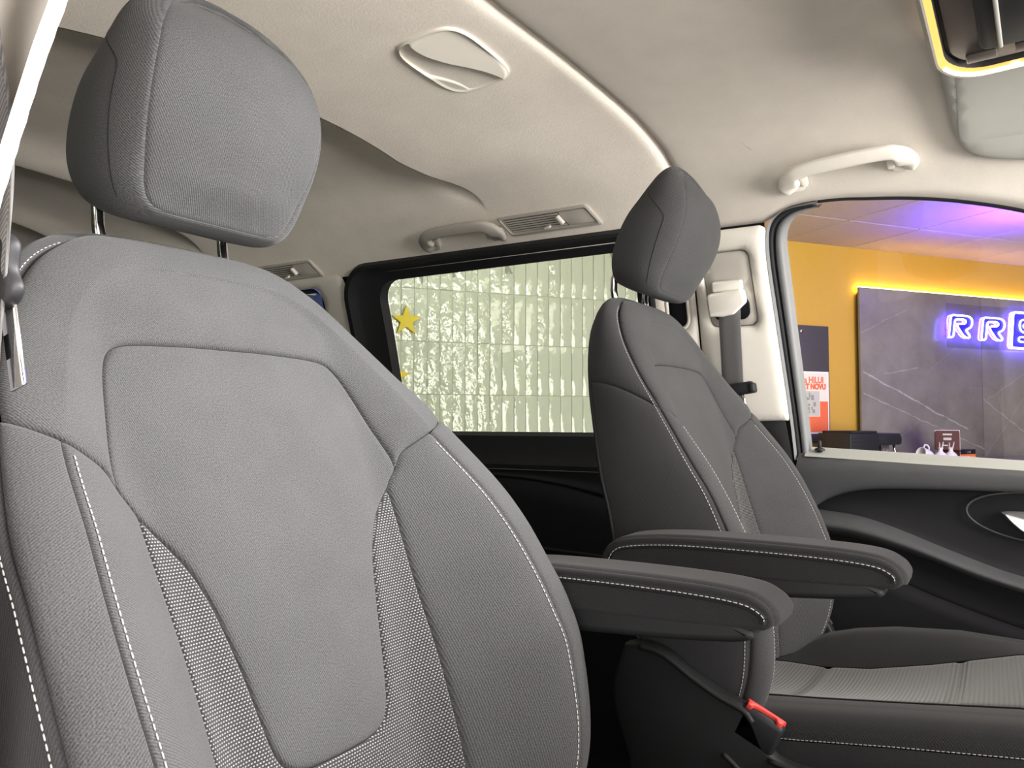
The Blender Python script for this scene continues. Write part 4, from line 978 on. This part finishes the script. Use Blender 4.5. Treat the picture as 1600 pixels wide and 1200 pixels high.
nchild(rbox('tongue_plate', (.014, .0028, .052), 'chrome', None, (tx+.010, ty+.001, tz-.042), (0, math.radians(-16), 0), .0012))
nchild(rbox('tongue_slot', (.005, .0034, .014), 'hole', None, (tx+.007, ty+.001, tz-.044), (0, math.radians(-16), 0), .0005))

# ---------------------------------------------------------------- showroom outside the van
WN = np.array([-.805, .593, 0.]); WD = np.array([.593, .805, 0.]); WN /= np.linalg.norm(WN); WD /= np.linalg.norm(WD); DW = 4.30
def wp(s, z, d=0.):
    """point on the showroom wall: s along it, z relative to the camera, d towards the van"""
    p = WD*s+WN*(DW-d); return (float(p[0]), float(p[1]), float(CZ+z))
WROT = math.atan2(WD[1], WD[0])
def wframe(d0=0.): return lambda a, b, c: wp(a, b, d0+c)
ZC, ZF = 1.23, -1.40
grained('yellow_paint', (.60, .36, .055), .7, 60, .05, .002, .3, .03)
grained('ceiling_board', (.50, .40, .31), .9, 40, .08, .002, .2, .05)
mat('ceiling_rail', (.42, .36, .32), .6)
grained('showroom_floor', (.66, .64, .60), .3, 8, .02, .002, .5, .06)
grained('grout', (.50, .53, .45), .9, 200, .1, .001, .2, .05)
def tile_mat(i):
    m = mat('tile_%d' % i, (.62+.02*i, .66+.02*i, .56+.02*i), .08, spec=.6); t = NT(m)
    g = t.n('ShaderNodeTexCoord').outputs['Object']; oi = t.n('ShaderNodeObjectInfo'); va = t.n('ShaderNodeVectorMath', operation='ADD')
    t.l(g, va.inputs[0]); sc = t.n('ShaderNodeVectorMath', operation='SCALE'); cb = t.n('ShaderNodeCombineXYZ'); t.l(oi.outputs['Random'], cb.inputs[0]); t.l(cb.outputs[0], sc.inputs[0]); sc.inputs['Scale'].default_value = 50.
    t.l(sc.outputs[0], va.inputs[1]); nz = t.noise(va.outputs[0], 16, 2, .5); t.bump(nz, (.55, .55, .16)[i], .02)
for i in range(3): tile_mat(i)
def slab(name, s0, s1, z0, z1, d0, t, m, parent=None, bev=0.):
    o = prism(name, [(s0, z0), (s1, z0), (s1, z1), (s0, z1)], t, m, parent, wframe(d0), bev=bev, auto=30); return o
tag(slab('wall_showroom', -3.0, 9.0, ZF, ZC+.05, -.12, .11, 'yellow_paint'), kind='structure')
tw = tag(slab('wall_tiled', .2, 3.15, ZF, ZC, -.012, .012, 'grout'), kind='structure')
# stacked glossy wall tiles, each its own piece (3 shared meshes, tilt by object)
bmT = []
for i in range(3):
    bm = bmesh.new(); nx, nz = 5, 9; tw_, th_ = .0715, .2905; vs = []
    for a in range(nx):
        for b in range(nz):
            u, w = a/(nx-1)*2-1, b/(nz-1)*2-1; e = max(abs(u), abs(w))
            vs.append(bm.verts.new((u*tw_/2, -(.006-.003*abs(u)**4-.003*abs(w)**10+.0012*math.sin(3*u+2*w+i*2)+.0008*math.cos(5*w+i)), w*th_/2)))
    for a in range(nx-1):
        for b in range(nz-1): bm.faces.new((vs[a*nz+b], vs[a*nz+b+1], vs[(a+1)*nz+b+1], vs[(a+1)*nz+b]))
    me = bpy.data.meshes.new('wall_tile'); bm.to_mesh(me); bm.free(); me.materials.append(MATS['tile_%d' % i]); me.polygons.foreach_set('use_smooth', [True]*len(me.polygons)); bmT.append(me)
for ci in range(31):
    for ri in range(6):
        s = .66+.075*(ci+.5); z = -.15+.295*(ri-1+.5); 
        if z > ZC-.05: continue
        o = bpy.data.objects.new('tile', bmT[random.randrange(2) if s < 1.55 or random.random() < max(0, .9-(s-1.55)*1.6) else 2]); link(o, tw); o.location = wp(s, z, .001)
        amp = 1.0 if s < 1.5 else max(.2, 1-(s-1.5)*1.1)
        o.rotation_euler = (random.gauss(0, .012)*amp, random.gauss(0, .002), WROT+random.gauss(0, .022)*amp)
# suspended ceiling of 60 cm boards
ct = tag(slab('ceiling_slab', -3, 9, ZC+.03, ZC+.06, -.12, 6.5, 'ceiling_rail'), kind='structure')
cbm = bmesh.new(); bmesh.ops.create_cube(cbm, size=1); bmesh.ops.scale(cbm, vec=(.588, .588, .02), verts=cbm.verts[:]); bmesh.ops.bevel(cbm, geom=[e for e in cbm.edges if min(v.co.z for v in e.verts) < 0 and max(v.co.z for v in e.verts) < 0], offset=.005, segments=1, affect='EDGES')
cme = bpy.data.meshes.new('ceiling_board'); cbm.to_mesh(cme); cbm.free(); cme.materials.append(MATS['ceiling_board'])
for i in range(-2, 12):
    for j in range(0, 7):
        s = 3.79+.6*(i-2+.5)-.6; T_ = 4.32-.6*(j-.5)
        if s < 1.2: continue
        o = bpy.data.objects.new('board', cme); link(o, ct); p = WD*s+WN*T_; o.location = (p[0], p[1], CZ+ZC+.012); o.rotation_euler = (0, 0, WROT)
p = WD*2.5+WN*1.2
tag(rbox('floor_showroom', (14, 12, .05), 'showroom_floor', None, (p[0], p[1], CZ+ZF-.03), (0, 0, WROT), 0), kind='structure')

# dark marble wall panel, two slabs
def marble_mat():
    m = mat('marble', (.09, .09, .085), .22, spec=.5); t = NT(m); g = t.n('ShaderNodeUVMap').outputs[0]; sp = t.n('ShaderNodeSeparateXYZ'); t.l(g, sp.inputs[0]); S_, Z_ = sp.outputs[0], sp.outputs[1]
    cl_ = t.noise(g, 3, 4, .6); wob = t.noise(g, 7, 4, .6); wob = t.math('SUBTRACT', wob, .5)
    base = t.mix(ramp(t, cl_, .3, .7), (.185, .172, .14), (.28, .265, .215)); fac = None
    veins = [(4.42, .34, 5.45, -.07, .006, 1.), (4.42, .19, 5.62, -.22, .004, .75), (4.40, .62, 4.85, .80, .003, .5), (4.62, .33, 4.95, .38, .003, .6), (5.62, .16, 6.3, -.22, .004, .8), (5.62, -.28, 6.2, .30, .003, .5), (5.63, .14, 6.6, .62, .003, .45), (5.63, -.45, 6.4, -.10, .004, .6), (5.05, -.33, 5.3, .1, .003, .4), (4.45, -.35, 4.95, .0, .003, .35), (4.5, .62, 4.75, .36, .002, .35), (5.05, .36, 5.35, .55, .002, .4)]
    for (s0, z0, s1, z1, w, k) in veins:
        mm = (z1-z0)/(s1-s0); q = t.math('SUBTRACT', t.math('SUBTRACT', Z_, t.math('MULTIPLY', S_, mm)), z0-mm*s0)
        q = t.math('ABSOLUTE', t.math('ADD', q, t.math('MULTIPLY', wob, .05))); f = t.math('SUBTRACT', 1.0, t.math('DIVIDE', q, w*1.6), True)
        a = t.math('MULTIPLY', t.math('GREATER_THAN', S_, min(s0, s1)), t.math('LESS_THAN', S_, max(s0, s1))); f = t.math('MULTIPLY', t.math('MULTIPLY', f, a), k*.62)
        fac = f if fac is None else t.math('MAXIMUM', fac, f)
    fac = t.math('MULTIPLY', fac, ramp(t, t.noise(g, 12, 3, .6), .25, .55))
    t.l(t.mix(fac, base, (.62, .61, .56)), t.b.inputs['Base Color'])
marble_mat()
mp = empty('marble_panel', wp(5.6, -1.3)); tag(mp, 'large dark grey veined marble panel behind the blue neon sign', 'wall panel')
def wchild(o, root): o.parent = root; o.matrix_parent_inverse = root.matrix_world.inverted() if False else Matrix.Translation(-root.location); return o
def uvwall(o):
    L = o.data.uv_layers.new(name='UVMap')
    for lp in o.data.loops:
        co = o.data.vertices[lp.vertex_index].co; L.data[lp.index].uv = (co.x*WD[0]+co.y*WD[1], co.z-CZ)
for s0, s1 in ((4.40, 5.612), (5.618, 6.83), (6.836, 8.0)):
    o = slab('slab', s0, s1, ZF, .94, .035, .02, 'marble', bev=.002); uvwall(o); wchild(o, mp)
wchild(slab('backing', 4.43, 7.98, ZF, .91, .0, .035, 'plastic_black'), mp)
mat('led_warm', (1, .8, .3), .5, emit=(1.0, .66, .16), es=13)
led = slab('led_strip', 4.42, 7.9, .930, .951, .018, .012, 'led_warm'); tag(led, 'warm glowing light strip along the top edge of the marble panel', 'light strip')
mat('board_grey', (.062, .058, .050), .6)
# dark notice board with a poster
nbd = slab('notice_board', 3.70, 4.152, -.155, .652, .0, .015, 'board_grey', bev=.003); tag(nbd, 'dark grey narrow board on the yellow wall holding a red poster', 'notice board')
pin = tube('board_pin', [wp(3.905, .61, .012), wp(3.905, .61, .024)], .012, 'chrome', None, 12); pin.parent = nbd
mat('paper_cream', (.80, .76, .60), .7); mat('paper_white', (.85, .84, .80), .7); mat('print_red', (.85, .16, .06), .6); mat('print_grey', (.30, .31, .26), .7); mat('print_light', (.55, .54, .46), .7)
ps = empty('poster', wp(3.93, -.09, .016)); tag(ps, 'cream and orange-red printed poster pinned low on the dark board', 'poster')
def pch(name, s0, s1, z0, z1, m, d): return wchild(slab(name, s0, s1, z0, z1, d, .0012, m), ps)
pch('sheet', 3.74, 4.142, -.092, .335, 'paper_white', .0155); pch('upper_field', 3.75, 4.130, -.07, .322, 'paper_cream', .0170)
pch('lower_field', 3.75, 4.130, -.080, .026, 'print_red', .0185); pch('side_field', 4.06, 4.130, .026, .130, 'print_red', .0185); pch('picture', 3.80, 4.055, .03, .20, 'print_light', .0188)
for k in range(26):
    a = 3.81+random.random()*.22; b = .035+random.random()*.13; pch('picture_mark', a, a+.006+random.random()*.02, b, b+.012+random.random()*.03, 'print_grey', .0201)
def text_on_wall(body, s, z, size, m, d, parent, sx=1., bold=0.):
    cu = bpy.data.curves.new('lettering', 'FONT'); cu.body = body; cu.size = size; cu.extrude = .0006; cu.offset = bold; cu.materials.append(MATS[m])
    o = bpy.data.objects.new('lettering', cu); link(o); dg = bpy.context.evaluated_depsgraph_get(); dg.update(); me = bpy.data.meshes.new_from_object(o.evaluated_get(dg)); bpy.data.objects.remove(o)
    for v in me.vertices: v.co = Vector(wp(s+v.co.x*sx, z+v.co.y, d+v.co.z))
    o = bpy.data.objects.new('lettering', me); link(o); return wchild(o, parent)
text_on_wall('ca HILUI', 3.90, .256, .062, 'print_red', .0195, ps, .88, .0015); text_on_wall('ART NOVU', 3.88, .214, .052, 'print_red', .0195, ps, .88, .003)

# counter with machine, boxes and mugs
cd = .34
mat('counter_top', (.20, .19, .18), .35)
cnt = empty('counter', wp(5.6, ZF, .5)); tag(cnt, 'low counter under the marble panel, mostly hidden by the door sill', 'counter')
wchild(slab('worktop', 4.0, 7.6, -.305, -.275, .08, .55, 'counter_top', bev=.004), cnt); wchild(slab('front', 4.05, 7.6, ZF, -.305, .1, .48, 'plastic_dark'), cnt)
cf = empty('coffee_machine', wp(4.15, -.275, .35)); tag(cf, 'black coffee machine with chrome spouts left of the boxes on the counter', 'coffee machine')
DM = .46
def mch(o): return wchild(o, cf)
mch(slab('body', 3.90, 4.15, -.275, -.082, DM-.30, .28, 'plastic_black', bev=.012)); mch(slab('lid', 3.92, 4.14, -.082, -.068, DM-.28, .25, 'plastic_dark', bev=.004))
for k in range(6): mch(slab('vent_line', 3.91, 4.13, -.25+.027*k, -.246+.027*k, DM-.021, .003, 'plastic_dark'))
mch(prism('brew_head', resample(rrect(4.14, 4.38, -.160, -.085, [.035, .01, .01, .02]), .012, True), .15, 'plastic_black', None, wframe(DM-.20), .01))
mch(prism('head_trim', resample(rrect(4.15, 4.375, -.099, -.083, .006), .012, True), .14, 'door_grey', None, wframe(DM-.195), .004))
mch(prism('chrome_block', rrect(4.215, 4.285, -.225, -.150, .01), .05, 'chrome', None, wframe(DM-.12), .006))
for s_ in (4.265, 4.345): mch(tube('spout', [wp(s_, -.150, DM-.09), wp(s_+.003, -.20, DM-.085), wp(s_+.004, -.250, DM-.085)], .009, 'chrome', None, 10))
mch(slab('drip_tray', 4.14, 4.38, -.275, -.258, DM-.25, .24, 'plastic_dark', bev=.004))
mat('carton_brown', (.20, .035, .022), .6); mat('carton_dark', (.085, .022, .018), .6)
def carton(name, s, z0, w, dd, h, turn, mf, ms, mt, label, prints):
    r = empty(name, wp(s, z0, DM-.04), (0, 0, WROT+turn)); tag(r, label, 'carton', 'cartons on the counter')
    rbox('box', (w, dd, h), mf, r, (0, 0, h/2), bev=.002)
    rbox('side', (.0015, dd*.97, h*.97), ms, r, (-w/2-.0006, 0, h/2), bev=0); rbox('top_edge', (w*1.01, dd*1.01, .012), mt, r, (0, 0, h-.005), bev=.001)
    for (a, b, c, e, m) in prints: rbox('print', (c*w, .0015, e*h), m, r, ((a-.5+c/2)*w, -dd/2-.0006, (b+e/2)*h), bev=0)
    return r
mat('print_white', (.82, .80, .74), .6); mat('print_orange', (.90, .40, .05), .6)
lowb = carton('carton', 4.88, -.275, .18, .13, .078, .15, 'print_white', 'carton_dark', 'plastic_black', 'low black, red and white carton underneath the brown one on the counter', [(.0, .62, 1., .38, 'plastic_black'), (.0, .45, 1., .17, 'print_red'), (.62, .0, .38, .45, 'print_orange'), (.28, .7, .4, .2, 'print_white'), (.08, .68, .13, .24, 'print_red'), (.25, .12, .15, .2, 'carton_brown')])
topb = carton('carton', 4.775, -.1965, .145, .145, .130, .72, 'carton_brown', 'carton_dark', 'print_white', 'brown and white carton standing on top of the low carton', [(.0, .0, .07, 1., 'print_white'), (.93, 0, .07, 1., 'print_white'), (.15, .58, .75, .22, 'print_white'), (.25, .28, .55, .18, 'print_white'), (.15, .06, .7, .14, 'print_white'), (.5, .86, .3, .06, 'print_white')])
for (a, c, b, e) in ((.3, .4, .75, .08), (.3, .35, .5, .12), (.4, .25, .2, .06)): rbox('print', (.0012, .135*c, .145*e), 'print_light', topb, (-.0745, .135*(a-.3), .13*(b+e/2)), bev=0)
mat('porcelain', (.80, .77, .74), .25)
def lathe(name, prof, m, parent, seg=24):
    V = [(r*math.cos(2*math.pi*k/seg), r*math.sin(2*math.pi*k/seg), z) for r, z in prof for k in range(seg)]; n = len(prof)
    Fc = [(i*seg+k, i*seg+(k+1) % seg, (i+1)*seg+(k+1) % seg, (i+1)*seg+k) for i in range(n-1) for k in range(seg)]; return mobj(name, V, Fc, m, parent, auto=50)
mugp = [(.0, 0), (.026, 0), (.034, .006), (.038, .03), (.039, .085), (.036, .086), (.034, .03), (.028, .008), (0, .006)]
for i, (s_, rot, lab) in enumerate(((4.46, (0, math.radians(-72), 0), 'white mug lying on its side left of the cartons'), (4.555, (0, 0, .3), 'white pouch-like jar with tied strings between the mug and cartons'), (4.648, (0, 0, 1.2), 'pale jar with tied strings right in front of the brown carton'))):
    g = empty('white_jar' if i else 'white_mug', wp(s_, -.275 if i else -.234, DM+.09), (rot[0], rot[1], rot[2]+WROT)); tag(g, lab, 'jar' if i else 'mug')
    lathe('vessel', mugp if i == 0 else [(0, 0), (.030, 0), (.042, .012), (.044, .035), (.030, .060), (.014, .072), (.012, .085), (.018, .098), (.0, .094)], 'porcelain', g)
    if i:
        for q in (-1, 1): tube('string', [(0.012*q, 0, .085), (.022*q, -.004, .11), (.03*q, -.006, .135), (.024*q, -.006, .118)], .0035, 'porcelain', g, 6)
    else: tube('handle', [(.036, 0, .07), (.06, 0, .066), (.064, 0, .045), (.056, 0, .026), (.036, 0, .02)], .005, 'porcelain', g, 8)

# neon sign: doubled outline letters on clear acrylic
mat('neon_white', (1, 1, 1), .4, emit=(.93, .92, 1.0), es=3.2); mat('neon_blue', (.0, .0, .5), .5, emit=(.012, .004, 1.0), es=1.3)
mat('neon_back', (.0, .0, .5), .5, emit=(.04, .01, 1.0), es=26.0)
ns = empty('neon_sign', wp(5.6, .55, .07)); tag(ns, 'glowing white and blue neon letter sign on the marble panel', 'neon sign')
def nch(o): return wchild(o, ns)
nch(slab('acrylic_plate', 5.20, 6.62, .535, .865, .095, .004, 'acrylic'))
# letter outlines traced as strokes: (x right, y up) in units of letter height, slanted
R_OUT = [(.0, .02), (.12, .96), (.15, 1.0), (.88, 1.0), (1.06, .93), (1.12, .76), (1.06, .52), (.93, .42), (.78, .37), (1.0, .08), (.98, .02), (.90, .0), (.76, .03), (.66, .10), (.40, .50), (.38, .58), (.44, .62), (.74, .63), (.82, .69), (.82, .78), (.74, .83), (.36, .83), (.30, .78), (.22, .06), (.17, .0), (.04, -.02)]
S_OUT = [(1.25, 1.0), (.32, 1.0), (.10, .92), (.04, .72), (.10, .50), (.30, .42), (.88, .42), (.96, .36), (.96, .28), (.88, .22), (.02, .22), (-.05, .15), (-.05, .06), (.0, .0), (.92, .0), (1.14, .08), (1.20, .30), (1.14, .54), (.96, .62), (.40, .62), (.30, .66), (.30, .76), (.38, .80), (1.22, .80), (1.30, .86), (1.30, .95)]
def letter(pts, s0, z0, w, h, r, fill=True):
    q = np.array(pts, float); loop = np.vstack([q, q[:1]]); L = resample(np.stack([s0+loop[:, 0]*w, z0+loop[:, 1]*h], 1)[:-1], .012, True)
    for _ in range(2): L = .25*np.roll(L, 1, 0)+.5*L+.25*np.roll(L, -1, 0)
    nch(tube('neon_tube', np.array([wp(a, b, .108) for a, b in L]), r, 'neon_white', None, 8, True))
    if fill: nch(prism('blue_fill', L, .003, 'neon_blue', None, wframe(.100), bev=0)); nch(prism('back_glow', L, .002, 'neon_back', None, wframe(.088), bev=0))
letter(R_OUT, 5.205, .612, .225, .165, .0062); letter(R_OUT, 5.545, .605, .235, .17, .0062)
sq = rrect(5.885, 6.215, .555, .832, .025, 5); sq[:, 0] += (sq[:, 1]-.69)*.13
lq = resample(sq, .012, True); nch(tube('neon_tube', np.array([wp(a, b, .108) for a, b in lq]), .0085, 'neon_white', None, 8, True)); nch(prism('blue_fill', lq, .003, 'neon_blue', None, wframe(.100), bev=0)); nch(prism('back_glow', lq, .002, 'neon_back', None, wframe(.088), bev=0))
letter(S_OUT, 5.965, .605, .165, .175, .0062, False)
# assumed blue lamp, out of view, washing the showroom ceiling
bl = bpy.data.lights.new('assumed_blue_lamp', 'SPOT'); bl.energy = 230; bl.spot_size = math.radians(150); bl.spot_blend = .9; bl.color = (.07, .02, 1.0); bl.shadow_soft_size = .12
blo = bpy.data.objects.new('assumed_blue_lamp', bl); COL.objects.link(blo); pp_ = WD*4.6+WN*3.0; blo.location = (pp_[0], pp_[1], CZ+ZC-.45); blo.rotation_euler = (math.pi, 0, 0)
# yellow stars on the tiled wall
mat('star_yellow', (.80, .62, .03), .5)
for i, (s_, z_, R_, a0, lab) in enumerate(((1.135, .548, .088, .0, 'whole yellow five-pointed star on the tiles in the sliding door window'), (1.075, .245, .085, .15, 'partly hidden yellow star below the whole star, cut off by the near seat'))):
    pts = [(s_+(R_ if k % 2 == 0 else R_*.40)*math.sin(math.pi*k/5+a0), z_+(R_ if k % 2 == 0 else R_*.40)*math.cos(math.pi*k/5+a0)) for k in range(10)]
    o = prism('wall_star', pts[::-1], .014, 'star_yellow', None, wframe(.016), bev=.0015); tag(o, lab, 'star', 'yellow stars on the tiled wall')
# blue banner seen through the rear quarter window
mat('banner_blue', (.02, .045, .22), .6); mat('banner_white', (.6, .62, .66), .6)
bn = slab('blue_banner', -1.6, .74, -.2, .78, .03, .02, 'banner_blue', bev=.003); tag(bn, 'deep blue banner glimpsed through the rear quarter window', 'banner')
for (a, b) in ((.58, .655), (.44, .64), (.28, .655), (.10, .62)): o = slab('banner_mark', a, a+.06, b, b+.028, .0505, .001, 'banner_white'); o.parent = bn
